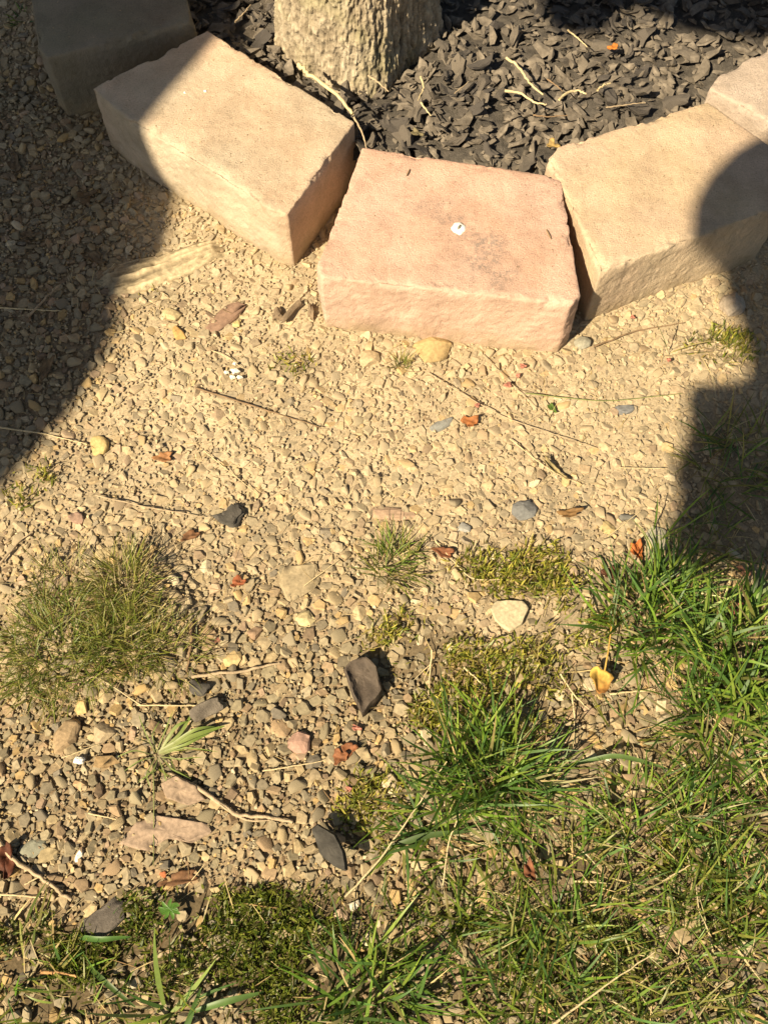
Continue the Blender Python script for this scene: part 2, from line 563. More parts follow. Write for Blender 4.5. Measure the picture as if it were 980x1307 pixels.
link('trunk', np_mesh('trunk', TV, grid_faces(nu, len(zs), True), tcol), M_BARK, tree)
LIMBS = []
for k in range(9):
    a = k * 2.4 + 0.3
    z0 = 1.9 + 0.06 * k
    L = 0.8 + 0.35 * random.random()
    pts = [np.array([0.05 * math.cos(a), 0.05 * math.sin(a), z0])]
    for s in range(1, 8):
        t = s / 7
        pts.append(np.array([math.cos(a + 0.3 * t) * L * t * 0.8, math.sin(a + 0.3 * t) * L * t * 0.8, z0 + L * (0.95 * t + 0.1 * math.sin(3 * t + k))]))
    v, f = tube_arrays(pts, [0.05 * (1 - 0.85 * s / 7) for s in range(8)], 8)
    link('limb', np_mesh('limb', v, f, np.ones((len(v), 3))), M_BARK, tree)
    LIMBS += pts[3:]
M_LEAF = attr_mat('tree_leaf', rough=0.5, spec=0.4, grain=80, gvar=0.2, translucent=0.3, bs=0)
LV, LF, LC = [], [], []
lp = np.array(LIMBS)
nl = 5200
c0 = lp[rng.integers(0, len(lp), nl)] + rng.normal(0, 0.17, (nl, 3))
d1 = rng.normal(0, 1, (nl, 3)); d1 /= np.linalg.norm(d1, axis=1)[:, None]
d2 = np.cross(d1, rng.normal(0, 1, (nl, 3))); d2 /= np.linalg.norm(d2, axis=1)[:, None]
sz = rng.uniform(0.03, 0.05, nl)[:, None]
q = np.stack([c0 - d1 * sz, c0 + d2 * sz * 0.55, c0 + d1 * sz, c0 - d2 * sz * 0.55], 1).reshape(-1, 3)
lc = np.repeat(np.array([0.06, 0.11, 0.025]) * rng.uniform(0.6, 1.4, (nl, 1)), 4, 0)
cr = link('crown', np_mesh('crown', q, np.arange(nl * 4).reshape(-1, 4), lc), M_LEAF, tree)
cr['kind'] = 'stuff'

# ------------------------------------------------------------------ unseen sheets overhead, added and shaped to cast the two broad shadows
CASTER_H = 1.9
def up(px, py, z):
    p = at(px, py, z)
    return p + SD * ((CASTER_H - z) / SD[2])


M_CASTER = plain('caster_canvas', (0.06, 0.06, 0.05), 0.9, 0.2, 40, 0.3)
M_POST = plain('caster_post_wood', (0.25, 0.19, 0.12), 0.9, 0.3, 25)


def added_shade_caster(outline, posts, label):
    P = [up(*p) for p in outline]
    cen = np.mean([p[:2] for p in P], axis=0)
    root = empty('added_shade_caster', (cen[0], cen[1], 0))
    bm = bmesh.new()
    top = [bm.verts.new((p[0] - cen[0], p[1] - cen[1], CASTER_H + 0.004)) for p in P]
    f = bm.faces.new(top)
    r = bmesh.ops.extrude_face_region(bm, geom=[f])
    for e in r['geom']:
        if isinstance(e, bmesh.types.BMVert):
            e.co.z -= 0.008
    bmesh.ops.triangulate(bm, faces=list(bm.faces))
    bmesh.ops.recalc_face_normals(bm, faces=bm.faces)
    me = bpy.data.meshes.new('canvas'); bm.to_mesh(me); bm.free()
    link('canvas', me, M_CASTER, root)
    for k in posts:
        x, y = P[k][0] * 0.93 + cen[0] * 0.07, P[k][1] * 0.93 + cen[1] * 0.07
        v, f = tube_arrays([(x - cen[0], y - cen[1], z) for z in (-0.05, 0.6, 1.3, CASTER_H + 0.02)], [0.045] * 4, 12)
        link('post', np_mesh('post', v, f), M_POST, root)
    tag(root, label, 'shade sail')


def smooth_closed(pts, seg=4):
    return pts


added_shade_caster([(283, 40, .1), (240, 90, .1), (205, 130, .1), (180, 163, .1), (186, 215, .05), (210, 258, .02), (222, 290, 0), (206, 322, 0.005), (170, 352, 0.005), (158, 385, 0), (152, 420, 0), (128, 470, 0),
            (105, 505, 0), (75, 540, 0), (32, 590, 0), (-4, 632, 0), (-120, 780, 0), (-420, 900, 0), (-1900, 900, 0), (-2200, 0, 0), (-1300, -300, 0.0), (230, -210, 0.0), (318, -40, 0.06), (306, 12, .06)],
           [18, 19, 20], 'added unseen canvas sheet shaped to shade the gravel beside the tan block')  # added sheet, widened to hold back sky light as well
added_shade_caster([(1000, 168, .1), (964, 176, .1), (934, 194, .1), (908, 220, .1), (892, 245, .1), (884, 268, .1), (890, 296, .08), (903, 326, .04), (919, 350, 0.01), (924, 372, 0), (940, 405, 0), (953, 436, 0), (956, 484, 0),
            (922, 488, 0), (884, 490, 0), (876, 505, 0), (876, 530, 0), (879, 548, 0), (866, 580, 0), (857, 605, 0), (865, 630, 0), (858, 655, 0), (856, 684, 0), (872, 708, 0), (905, 716, 0), (940, 721, 0), (985, 732, 0),
            (1120, 760, 0), (2900, 760, 0), (3300, 300, 0), (3000, -150, 0), (1000, -300, 0), (640, -250, 0), (570, -120, 0.06), (640, -30, 0.06), (685, -6, .06), (700, 26, .06), (735, 46, .06), (772, 40, .06), (796, 12, .06), (830, 14, .06), (870, 34, .06), (920, 44, .06), (965, 40, .08), (1010, 30, .1),
            (1060, 60, .1), (1085, 120, .1), (1050, 155, .1)],
           [28, 29, 30], 'added unseen canvas sheet shaped to throw shade on the yellow tan block')

# ------------------------------------------------------------------ convex chip shapes
def hull_mesh(name, npts, sx, sy, sz, sub=0, seed=0, boxy=0.5):
    r = random.Random(seed)
    bm = bmesh.new()
    for _ in range(npts):
        v = Vector((r.gauss(0, 1), r.gauss(0, 1), r.gauss(0, 1))).normalized()
        k = max(abs(v.x), abs(v.y), abs(v.z))
        v = v * ((1 - boxy) + boxy / k) * r.uniform(0.82, 1.0)
        bm.verts.new((v.x * sx, v.y * sy, v.z * sz))
    res = bmesh.ops.convex_hull(bm, input=list(bm.verts))
    junk = list({g for g in res['geom_interior'] + res['geom_unused'] if isinstance(g, bmesh.types.BMVert)})
    bmesh.ops.delete(bm, geom=junk, context='VERTS')
    if sub:
        bmesh.ops.dissolve_limit(bm, angle_limit=math.radians(14), verts=list(bm.verts), edges=list(bm.edges))
        bmesh.ops.bevel(bm, geom=list(bm.edges), offset=0.11 * min(sx, sy), segments=1, affect='EDGES', profile=0.5, clamp_overlap=True)
    bmesh.ops.triangulate(bm, faces=list(bm.faces))
    bmesh.ops.recalc_face_normals(bm, faces=bm.faces)
    me = bpy.data.meshes.new(name); bm.to_mesh(me); bm.free()
    return me


def shard_mesh(name, seed, flat, bevel=False):
    r = random.Random(seed)
    k = r.choice((4, 5, 5, 6, 6, 7))
    bm = bmesh.new()
    ph = r.uniform(0, 6.28)
    asp = r.uniform(0.45, 0.95)
    h = flat * r.uniform(0.7, 1.3)
    sl = (r.uniform(-0.25, 0.25), r.uniform(-0.25, 0.25))
    for i in range(k):
        t = ph + 2 * math.pi * (i + r.uniform(-0.28, 0.28)) / k
        rad = r.uniform(0.72, 1.12)
        x, y = rad * math.cos(t), rad * math.sin(t) * asp
        s1 = r.uniform(0.66, 0.95)
        bm.verts.new((x * s1, y * s1, h * (1 + sl[0] * x + sl[1] * y + r.uniform(-0.15, 0.15))))
        bm.verts.new((x, y, h * r.uniform(-0.1, 0.35)))
        s2 = r.uniform(0.6, 0.9)
        bm.verts.new((x * s2, y * s2, -h * r.uniform(0.7, 1.0)))
    res = bmesh.ops.convex_hull(bm, input=list(bm.verts))
    junk = list({g for g in res['geom_interior'] + res['geom_unused'] if isinstance(g, bmesh.types.BMVert)})
    if junk: bmesh.ops.delete(bm, geom=junk, context='VERTS')
    if bevel:
        bmesh.ops.dissolve_limit(bm, angle_limit=math.radians(9), verts=list(bm.verts), edges=list(bm.edges))
        bmesh.ops.bevel(bm, geom=list(bm.edges), offset=0.055, segments=1, affect='EDGES', profile=0.5, clamp_overlap=True)
    bmesh.ops.triangulate(bm, faces=list(bm.faces))
    bmesh.ops.recalc_face_normals(bm, faces=bm.faces)
    me = bpy.data.meshes.new(name); bm.to_mesh(me); bm.free()
    return me


M_PEB = attr_mat('gravel_chip', rough=0.85, spec=0.25, grain=260, gvar=0.28)
M_PEBO = attr_mat('pebble_stone', rough=0.85, spec=0.25, grain=260, gvar=0.28, objcol=True)
chips = []
for k in range(36):
    me = shard_mesh('gravel_chip', k, 0.30) if k % 5 else hull_mesh('gravel_chip', 16, 1, random.Random(k).uniform(0.62, 0.95), random.Random(k + 99).uniform(0.3, 0.5), 0, k)
    chips.append(tri_of(me)); bpy.data.meshes.remove(me)
peb_meshes = []
for k in range(28):
    me = shard_mesh('pebble', 400 + k, 0.28, True) if k % 6 else hull_mesh('pebble', 15, 1, random.Random(k + 5).uniform(0.62, 0.95), random.Random(k + 77).uniform(0.32, 0.48), 1, 400 + k)
    me.materials.append(M_PEBO)
    for p in me.polygons: p.use_smooth = True
    try:
        me.set_sharp_from_angle(angle=math.radians(38))
    except Exception:
        pass
    peb_meshes.append(me)

PAL = np.array([(0.43, 0.33, 0.19), (0.38, 0.295, 0.18), (0.33, 0.27, 0.175), (0.47, 0.32, 0.145), (0.28, 0.235, 0.15), (0.25, 0.21, 0.145), (0.31, 0.215, 0.13),
                (0.38, 0.265, 0.18), (0.16, 0.14, 0.11), (0.55, 0.46, 0.31), (0.19, 0.13, 0.085)])
PALP = np.array([0.17, 0.18, 0.17, 0.09, 0.13, 0.09, 0.06, 0.04, 0.025, 0.035, 0.03]); PALP /= PALP.sum()
PALN = ['tan', 'sandy', 'olive tan', 'ochre', 'olive grey', 'grey', 'brown', 'pinkish', 'dark slate', 'cream', 'dark brown']

# block footprints and things that keep the gravel out
BLOCK_FOOT = []
for poly in ([(462, 187), (716, 225), (741, 376), (728, 388), (408, 354)], [(265, 38), (453, 155), (367, 274), (172, 157), (116, 112)], [(700, 195), (903, 129), (1010, 205), (1000, 262), (781, 341), (766, 346)],
             [(905, 112), (916, 96), (1075, 5), (1130, 160), (1000, 165)], [(30, -75), (215, -95), (247, 28), (60, 74)]):
    BLOCK_FOOT.append([tuple(at(x, y, 0.1)[:2]) for x, y in poly])


def blocked(X, Y):
    b = inpoly(X, Y, MULCH_W)
    for f in BLOCK_FOOT:
        b |= inpoly(X, Y, f)
    return b


KEEP = []   # (x, y, radius) of the individually built stones and chips


def scatter(n, rmin, rmax, power, keepout, sep, seed):
    g = np.random.default_rng(seed)
    u = g.random(n)
    R = rmin + (rmax - rmin) * u ** power
    R = np.sort(R)[::-1]
    Yc = g.uniform(-0.5, 1.5, n); Xc = g.uniform(-1.15, 1.2, n)
    px, py = pix(Xc, Yc, 0)
    mar = 420
    ok = (px > -mar) & (px < 980 + mar) & (py < 1307 + mar) & ~blocked(Xc, Yc)
    lw = lawn_w(px, py); mw = moss_w(px, py)
    ok &= g.random(n) > np.maximum(0.88 * lw, 0.85 * mw) * np.where(R > 0.009, 1.1, 1)
    bare = np.maximum(ell(px, py, 690, 800, 70, 45), 0.75 * np.clip(dust_w(px, py) * (0.15 + 2.6 * fbm(Xc * 11, Yc * 11, seed=91, oct=3)), 0, 1))
    ok &= g.random(n) > 0.85 * bare
    Xc, Yc, R, px, py = Xc[ok], Yc[ok], R[ok], px[ok], py[ok]
    cell = 0.02
    H = {}
    for kx, ky, kr in keepout:
        H.setdefault((int(kx // cell), int(ky // cell)), []).append((kx, ky, kr))
    big = max([k[2] for k in keepout] + [rmax]); reach = int(math.ceil((big + rmax) / cell))
    kept = []
    small_reach = 2
    for a in range(len(R)):
        x, y, r = Xc[a], Yc[a], R[a]
        ci, cj = int(x // cell), int(y // cell)
        good = True
        rc = 2 if r > 0.006 else 1
        for i in range(ci - rc, ci + rc + 1):
            for j in range(cj - rc, cj + rc + 1):
                for (qx, qy, qr) in H.get((i, j), ()):
                    if (qx - x) ** 2 + (qy - y) ** 2 < (sep * (qr + r)) ** 2:
                        good = False; break
                if not good: break
            if not good: break
        if good:
            H.setdefault((ci, cj), []).append((x, y, r)); kept.append(a)
    k = np.array(kept)
    return Xc[k], Yc[k], R[k], px[k], py[k]


def rotmats(n, g, tilt):
    yaw = g.uniform(0, 2 * math.pi, n); a = g.normal(0, tilt, n); b = g.normal(0, tilt, n)
    cz, sz_ = np.cos(yaw), np.sin(yaw); ca, sa = np.cos(a), np.sin(a); cb, sb = np.cos(b), np.sin(b)
    Z = np.zeros(n); O = np.ones(n)
    Rz = np.stack([cz, -sz_, Z, sz_, cz, Z, Z, Z, O], -1).reshape(n, 3, 3)
    Rx = np.stack([O, Z, Z, Z, ca, -sa, Z, sa, ca], -1).reshape(n, 3, 3)
    Ry = np.stack([cb, Z, sb, Z, O, Z, -sb, Z, cb], -1).reshape(n, 3, 3)
    return Rz @ Rx @ Ry, yaw, a, b


# ------------------------------------------------------------------ singled-out stones
SPECIAL = []


def stone(px, py, length, width, ang, color, label, h=0.4, seed=0, npts=15, lift=0.3, cat='stone', boxy=0.5, name='stone', tilt=(0, 0), rough=None, sub=1):
    """length/width in photo pixels"""
    p = on(px, py, 0.003)
    sc = (np.linalg.norm(at(px + 50, py) - at(px - 50, py))) / 100
    a, b = length * sc / 2 * 1.08, width * sc / 2 * 1.12
    me = hull_mesh(name, npts, a, b, max(0.004, min(a, b) * h), 0, seed, boxy)
    bm = bmesh.new(); bm.from_mesh(me)
    bmesh.ops.dissolve_limit(bm, angle_limit=math.radians(10), verts=list(bm.verts), edges=list(bm.edges))
    bmesh.ops.bevel(bm, geom=list(bm.edges), offset=0.14 * min(a, b), segments=2, affect='EDGES', profile=0.5, clamp_overlap=True)
    bmesh.ops.triangulate(bm, faces=list(bm.faces))
    bmesh.ops.subdivide_edges(bm, edges=list(bm.edges), cuts=1, use_grid_fill=True)
    V = np.array([v.co[:] for v in bm.verts])
    nz = fbm(V[:, 0] * 160, V[:, 1] * 160, V[:, 2] * 160, seed=seed, oct=3)
    bm.normal_update()
    for v, d in zip(bm.verts, nz):
        v.co += v.normal * float(d) * 0.0016
    bm.to_mesh(me); bm.free()
    for q_ in me.polygons: q_.use_smooth = True
    me.materials.append(M_PEBO)
    o = link(name, me, None, None, (p[0], p[1], p[2] - 0.003 + max(0.004, min(a, b) * h) * lift))
    o.rotation_euler = (tilt[0], tilt[1], math.radians(ang))
    o.color = (*color, 1)
    tag(o, label, cat)
    KEEP.append((p[0], p[1], 0.5 * (a + b) * 0.8))
    return o


stone(550, 447, 58, 36, 20, (0.42, 0.30, 0.15), 'large ochre stone against the foot of the pink block', 0.5, 1)
stone(669, 651, 36, 28, 5, (0.17, 0.17, 0.165), 'smooth slate grey pebble in the dusty gravel', 0.5, 3, 40, boxy=0.1)
stone(85, 941, 50, 29, 68, (0.33, 0.235, 0.14), 'smooth brown oblong pebble near the fine grass tuft', 0.7, 4, 60, boxy=0.25)
stone(933, 391, 34, 32, 0, (0.40, 0.33, 0.26), 'round pinkish grey pebble at the edge of the shadow by the yellow block', 0.9, 5, 60, boxy=0.05)
stone(288, 404, 66, 26, 48, (0.27, 0.17, 0.12), 'long reddish brown slate below the tan block', 0.22, 6)
stone(381, 738, 58, 50, 30, (0.34, 0.27, 0.17), 'broad flat olive tan stone in the clean gravel', 0.2, 7)
stone(381, 947, 30, 30, 0, (0.36, 0.22, 0.17), 'rough pink pebble in the middle of the clean gravel', 0.6, 8, 30)
stone(42, 1083, 40, 24, 20, (0.22, 0.22, 0.17), 'greenish grey flat stone near the thin brown twig', 0.3, 11)
stone(62, 1090, 30, 22, 5, (0.33, 0.26, 0.15), 'olive brown flat stone touching the greenish grey one', 0.4, 12)
stone(101, 1092, 18, 9, 75, (0.80, 0.78, 0.70), 'small white oval pebble above the moss', 0.6, 13, 40, boxy=0.1)
stone(208, 1116, 11, 10, 0, (0.45, 0.15, 0.07), 'tiny round brick red pebble at the moss edge', 0.9, 14, 30, boxy=0.1)
stone(215, 1128, 19, 17, 0, (0.42, 0.28, 0.14), 'round honey coloured pebble under the tiny red one', 0.7, 15, 30, boxy=0.2)
stone(131, 935, 34, 28, 30, (0.36, 0.28, 0.18), 'angular tan stone beside the brown oblong pebble', 0.6, 16)
stone(137, 975, 32, 28, 0, (0.37, 0.25, 0.13), 'angular golden brown stone left of the pale weed', 0.6, 17)
stone(102, 1000, 30, 14, -35, (0.45, 0.31, 0.18), 'pale orange elongated pebble in the gravel below the oblong one', 0.5, 18)
stone(297, 840, 28, 22, 10, (0.48, 0.35, 0.18), 'pale ochre chip below the pair of brown chips', 0.5, 19)
stone(263, 808, 24, 22, 0, (0.40, 0.28, 0.16), 'ochre brown chip beside the small red fleck', 0.6, 20)
stone(326, 810, 26, 22, 0, (0.30, 0.20, 0.13), 'brown chip near the red fleck and dry stick', 0.6, 21)
stone(389, 790, 26, 24, 20, (0.50, 0.41, 0.23), 'cream yellow chip in the middle gravel', 0.5, 23)
stone(358, 930, 30, 26, 10, (0.36, 0.25, 0.15), 'warm brown chip left of the rough pink pebble', 0.5, 24)
stone(462, 962, 22, 26, 20, (0.36, 0.28, 0.17), 'tan chip beside the torn rust leaf pieces', 0.6, 25)
stone(404, 985, 22, 26, 5, (0.28, 0.22, 0.14), 'square olive brown chip below the rough pink pebble', 0.4, 26)
stone(500, 1001, 30, 26, -20, (0.50, 0.40, 0.27), 'pale beige stone at the edge of the tall grass tuft', 0.6, 27)
stone(125, 570, 28, 30, 0, (0.50, 0.37, 0.17), 'ochre crumbly stone at the edge of the wide shadow', 0.5, 28)
stone(219, 400, 28, 18, -25, (0.47, 0.37, 0.21), 'pale tan stone below the weathered root', 0.5, 29)
stone(229, 424, 18, 24, 15, (0.45, 0.28, 0.11), 'orange ochre stone below the pale tan one', 0.5, 30)
stone(302, 411, 14, 14, 0, (0.55, 0.43, 0.20), 'small pale yellow pebble beside the reddish slate', 0.6, 31)
stone(471, 458, 28, 26, 20, (0.42, 0.32, 0.20), 'tan stone left of the large ochre one', 0.6, 32)
stone(743, 437, 22, 22, 0, (0.30, 0.28, 0.22), 'round olive grey pebble at the corner of the pink block', 0.6, 33, 30, boxy=0.15)
stone(565, 541, 40, 14, 28, (0.25, 0.25, 0.23), 'thin grey slate sliver in the dusty gravel', 0.25, 34)
stone(797, 522, 28, 14, 10, (0.17, 0.17, 0.17), 'dark grey slate chip near the green stem', 0.3, 35)
stone(775, 633 + 40, 22, 18, 0, (0.47, 0.36, 0.18), 'ochre pebble near the pale straw and grass', 0.5, 36)
stone(592, 672, 20, 16, 0, (0.33, 0.32, 0.29), 'light grey pebble near the small bright tuft', 0.5, 37)
stone(800, 659, 22, 10, 0, (0.14, 0.135, 0.12), 'dark oval pebble beside the tall thin stalk', 0.5, 38, 30, boxy=0.1)
stone(837, 692, 44, 34, 60, (0.36, 0.33, 0.25), 'large grey green stone behind the bright grass blades', 0.3, 39)
stone(576, 825, 12, 12, 0, (0.58, 0.49, 0.33), 'small cream pebble on olive moss', 0.6, 40, 30, boxy=0.1)
stone(777, 967, 14, 12, 0, (0.58, 0.52, 0.40), 'small cream pebble among gravel between the grass tufts', 0.6, 41, 30, boxy=0.1)
stone(536, 1102, 26, 18, 0, (0.42, 0.33, 0.20), 'tan stone half hidden by the grass below the tall tuft', 0.5, 42)
stone(620, 1118, 30, 24, 0, (0.36, 0.28, 0.16), 'flat brown stone within the lower lawn', 0.4, 43)
stone(618, 1184, 16, 18, 10, (0.36, 0.35, 0.33), 'small light grey stone in shaded lower grass', 0.5, 44)
stone(435, 1167, 22, 18, 20, (0.42, 0.30, 0.21), 'pink beige stone on the moss strip', 0.5, 45)
stone(453, 1155, 16, 12, 20, (0.62, 0.56, 0.45), 'small white stone on the moss strip', 0.6, 46)
stone(174, 1255, 17, 16, 0, (0.42, 0.36, 0.26), 'pale stone in dark moss beside the wide grass blades', 0.6, 47)
stone(280, 1216, 22, 16, 40, (0.38, 0.31, 0.21), 'tan stone sunk in dark moss', 0.5, 48)
stone(299, 1176, 16, 12, 0, (0.50, 0.38, 0.26), 'pink tan pebble in dark moss below the gravel', 0.5, 49)
stone(500, 655, 62, 20, -4, (0.38, 0.26, 0.18), 'flat pinkish stone bedded in dust above the small bright tuft', 0.2, 50)
stone(97, 662, 22, 20, 0, (0.33, 0.215, 0.16), 'reddish brown pebble above the fine grass tuft', 0.5, 51)
stone(136, 705, 30, 26, 0, (0.40, 0.32, 0.18), 'flat olive tan stone above the fine grass tuft', 0.3, 52)

# torn black rubber pieces on the gravel, and other mulch
def nugget_mesh(name, seed, sx, sy, sz, sub=2, amp=0.35, bend=0.3):
    bm = bmesh.new()
    bmesh.ops.create_icosphere(bm, subdivisions=sub, radius=1.0)
    V = np.array([v.co[:] for v in bm.verts])
    k = np.max(np.abs(V), axis=1)
    V = V * (0.55 + 0.45 / k)[:, None]
    d = fbm(V[:, 0] * 1.3 + seed * 5.3, V[:, 1] * 1.3, V[:, 2] * 1.3, seed=seed, oct=3)
    V = V * (1 + amp * 1.5 * d)[:, None]
    d3 = fbm(V[:, 0] * 2.6 + seed * 3.3, V[:, 1] * 2.6, V[:, 2] * 2.6, seed=seed + 31, oct=2)
    V = V * (1 + amp * 0.8 * d3)[:, None]
    e = fbm(V[:, 0] * 0.9 + seed * 2.1, V[:, 1] * 0.9 + 4, V[:, 2] * 0.3, seed=seed + 50, oct=2)
    V = V * np.array([sx, sy, sz])
    V[:, 2] += bend * sx * (0.8 * e + 0.4 * (V[:, 0] / sx) ** 2 * (1 if seed % 2 else -1))
    V[:, 1] += 0.35 * sy * np.sin(V[:, 0] / sx * 1.8 + seed)
    for v, c in zip(bm.verts, V): v.co = c
    me = bpy.data.meshes.new(name); bm.to_mesh(me); bm.free()
    for p in me.polygons: p.use_smooth = True
    try:
        me.set_sharp_from_angle(angle=math.radians(24))
    except Exception:
        pass
    return me


def mulch_mat():
    m, n, l, b = mat('rubber_mulch')
    oi = n.new('ShaderNodeObjectInfo')
    t = noise_node(n, l, 90, 5)
    r = ramp(n, l, t.outputs[0], [(0.3, (0.075, 0.066, 0.059)), (0.55, (0.135, 0.12, 0.107)), (0.75, (0.22, 0.195, 0.172))])
    rr = ramp(n, l, oi.outputs['Random'], [(0, (0.6, 0.6, 0.62)), (1, (1.35, 1.28, 1.15))])
    c = mix(n, l, r.outputs[0], rr.outputs[0], 1.0, 'MULTIPLY')
    l.new(c, b.inputs['Base Color'])
    b.inputs['Roughness'].default_value = 0.9
    b.inputs['Specular IOR Level'].default_value = 0.15
    t2 = noise_node(n, l, 420, 4, 0.7)
    bump(n, l, t2.outputs[0], 0.5, 0.002, b)
    return m


M_MUL = mulch_mat()


def rubber(px, py, length, width, ang, label, seed, h=0.25, tilt=(0, 0), lift=0.006, amp=0.25, m=None):
    p = on(px, py, lift)
    sc = (np.linalg.norm(at(px + 50, py) - at(px - 50, py))) / 100
    a, b = length * sc / 2, width * sc / 2
    me = nugget_mesh('rubber_chip', seed, a, b, max(0.003, b * h), 3, amp, 0.12)
    o = link('rubber_chip', me, m or M_MUL, None, tuple(p))
    o.rotation_euler = (tilt[0], tilt[1], math.radians(ang))
    tag(o, label, 'rubber chip')
    KEEP.append((p[0], p[1], 0.4 * (a + b)))
    return o


def slab(name, outline, h, m, label, cat, seed, lift=0.0, dish=0.3, rough=0.0012, tilt=(0, 0), color=None, under=0.6):
    # thick irregular plate with a ragged rim; outline in photo positions, set on the ground
    cx_, cy_ = np.mean([p[0] for p in outline]), np.mean([p[1] for p in outline])
    b0 = on(cx_, cy_)
    zt_ = b0[2] + h + lift
    W = np.array([at(x, y, zt_) for x, y in outline]) - np.array([b0[0], b0[1], 0])
    k = 48
    Pn = np.concatenate([W, W[:1]])
    seg = np.concatenate([[0], np.cumsum(np.linalg.norm(np.diff(Pn, axis=0), axis=1))])
    t = np.linspace(0, seg[-1], k, endpoint=False)
    ox = np.interp(t, seg, Pn[:, 0]); oy = np.interp(t, seg, Pn[:, 1])
    jit = 1 + 0.045 * fbm(t * 160, t * 0 + seed, seed=seed, oct=3)
    ox, oy = ox * jit, oy * jit
    rings = [(0.86, -h * under * 2), (1.0, -h * 0.9), (1.02, -h * 0.35), (0.96, 0.0), (0.86, h * 0.02), (0.70, -h * dish * 0.5), (0.5, -h * dish), (0.25, -h * dish)]
    V = []
    for f_, z_ in rings:
        V.append(np.stack([ox * f_, oy * f_, np.full(k, z_)], 1))
    V = np.concatenate(V + [np.array([[0, 0, -h * dish]]), np.array([[0, 0, -h * under * 2]])])
    F = []
    for r_ in range(len(rings) - 1):
        for j in range(k):
            a0, a1 = r_ * k + j, r_ * k + (j + 1) % k
            F.append((a0, a1, a1 + k)); F.append((a0, a1 + k, a0 + k))
    top = len(rings) * k
    for j in range(k):
        F.append(((len(rings) - 1) * k + j, (len(rings) - 1) * k + (j + 1) % k, top)); F.append(((j + 1) % k, j, top + 1))
    nz = fbm(V[:, 0] * 90 + seed, V[:, 1] * 90, V[:, 2] * 90, seed=seed, oct=4)
    V[:, 2] += nz * rough * 2.2
    me = np_mesh(name, V, np.array(F))
    try:
        me.set_sharp_from_angle(angle=math.radians(48))
    except Exception:
        pass
    o = link(name, me, m, None, (b0[0], b0[1], zt_))
    o.rotation_euler = (tilt[0], tilt[1], 0)
    if color is not None: o.color = (*color, 1)
    tag(o, label, cat)
    KEEP.append((b0[0], b0[1], 0.25 * min(np.ptp(ox), np.ptp(oy)) * 1.2))
    return o


M_CHIPW = plain('brown_bark', (0.20, 0.145, 0.095), 0.9, 0.35, 70)
M_CHIPB = plain('brown_rubber', (0.085, 0.065, 0.05), 0.75, 0.35, 70)
M_CHIPD = plain('charcoal_rubber', (0.048, 0.044, 0.038), 0.9, 0.4, 70)
M_CHIPG = plain('grey_rubber', (0.078, 0.07, 0.06), 0.85, 0.3, 70)
slab('rubber_chip', [(438, 853), (447, 842), (468, 837), (480, 850), (488, 882), (462, 911), (450, 888)], 0.016, M_CHIPB, 'large dark brown torn chip lying on the gravel beside moss', 'rubber chip', 3, 0.006, 0.35, 0.0012, (0.03, -0.06))
slab('rubber_chip', [(396, 1057), (405, 1052), (428, 1066), (439, 1088), (442, 1113), (425, 1106), (407, 1090)], 0.008, M_CHIPD, 'dark grey pointed chip propped up at the moss edge', 'rubber chip', 8, 0.024, -0.25, 0.0010, (0.10, -0.30))
slab('stone', [(153, 1077), (175, 1050), (200, 1040), (235, 1046), (262, 1050), (269, 1062), (245, 1076), (215, 1070), (188, 1086)], 0.004, M_PEBO, 'wide ragged pink slab lying in the lower clean gravel', 'stone', 9, 0.0015, 0.15, 0.0018, (0, 0), (0.33, 0.24, 0.175))
slab('stone', [(205, 1000), (225, 990), (250, 1003), (262, 1020), (240, 1028), (212, 1018)], 0.005, M_PEBO, 'smaller pink slab beside the pale weed', 'stone', 10, 0.004, 0.15, 0.0018, (0.05, 0), (0.31, 0.225, 0.16))
slab('stone', [(626, 777), (632, 766), (668, 766), (675, 775), (666, 796), (650, 806), (632, 791)], 0.005, M_PEBO, 'flat beige slab stone bedded in bare soil beside moss', 'stone', 22, 0.002, 0.05, 0.0008, (0, 0), (0.47, 0.40, 0.265))
rubber(292, 657, 30, 24, 40, 'small black two lobed chip alone in the dusty gravel', 5, 0.4, (0, 0.1), 0.008, 0.4, M_CHIPG)
rubber(263, 906, 42, 20, 40, 'black curled chip behind the pale green weed', 9, 0.35, (0.3, 0.1), 0.010)
rubber(254, 877, 26, 16, -20, 'blue grey flat chip under the dry stick', 11, 0.2, (0, 0), 0.007, 0.2, M_CHIPG)
rubber(132, 1172, 54, 34, 25, 'black lump sunk in moss near the bottom edge', 12, 0.5, (0, 0), 0.004)  # low black lump set into the moss strip
rubber(372, 398, 38, 8, 50, 'thin dark bark strip at the foot of the tan block', 13, 0.4, (0, 0), 0.006, 0.3, M_CHIPW)
rubber(354, 402, 11, 16, 0, 'dark brown lump beside the thin bark strip', 14, 0.6, (0, 0), 0.006, 0.3, M_CHIPW)
rubber(397, 398, 8, 18, 0, 'slate dark lump touching the corner of the pink block', 15, 0.6, (0, 0), 0.006, 0.3, M_CHIPW)

# ------------------------------------------------------------------ gravel
X, Y, R, px, py = scatter(380000, 0.0022, 0.0100, 2.9, KEEP, 0.58, 5)
print('gravel', len(X))
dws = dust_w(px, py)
g = np.random.default_rng(77)
vis = (px > 0) & (px < 980) & (py > 0) & (py < 1307) & (lawn_w(px, py) < 0.4) & (moss_w(px, py) < 0.5)
order = np.argsort(-(R * vis))
solo = order[:300]
mask = np.ones(len(R), bool); mask[solo] = False
ci = g.choice(len(PAL), len(R), p=PALP)
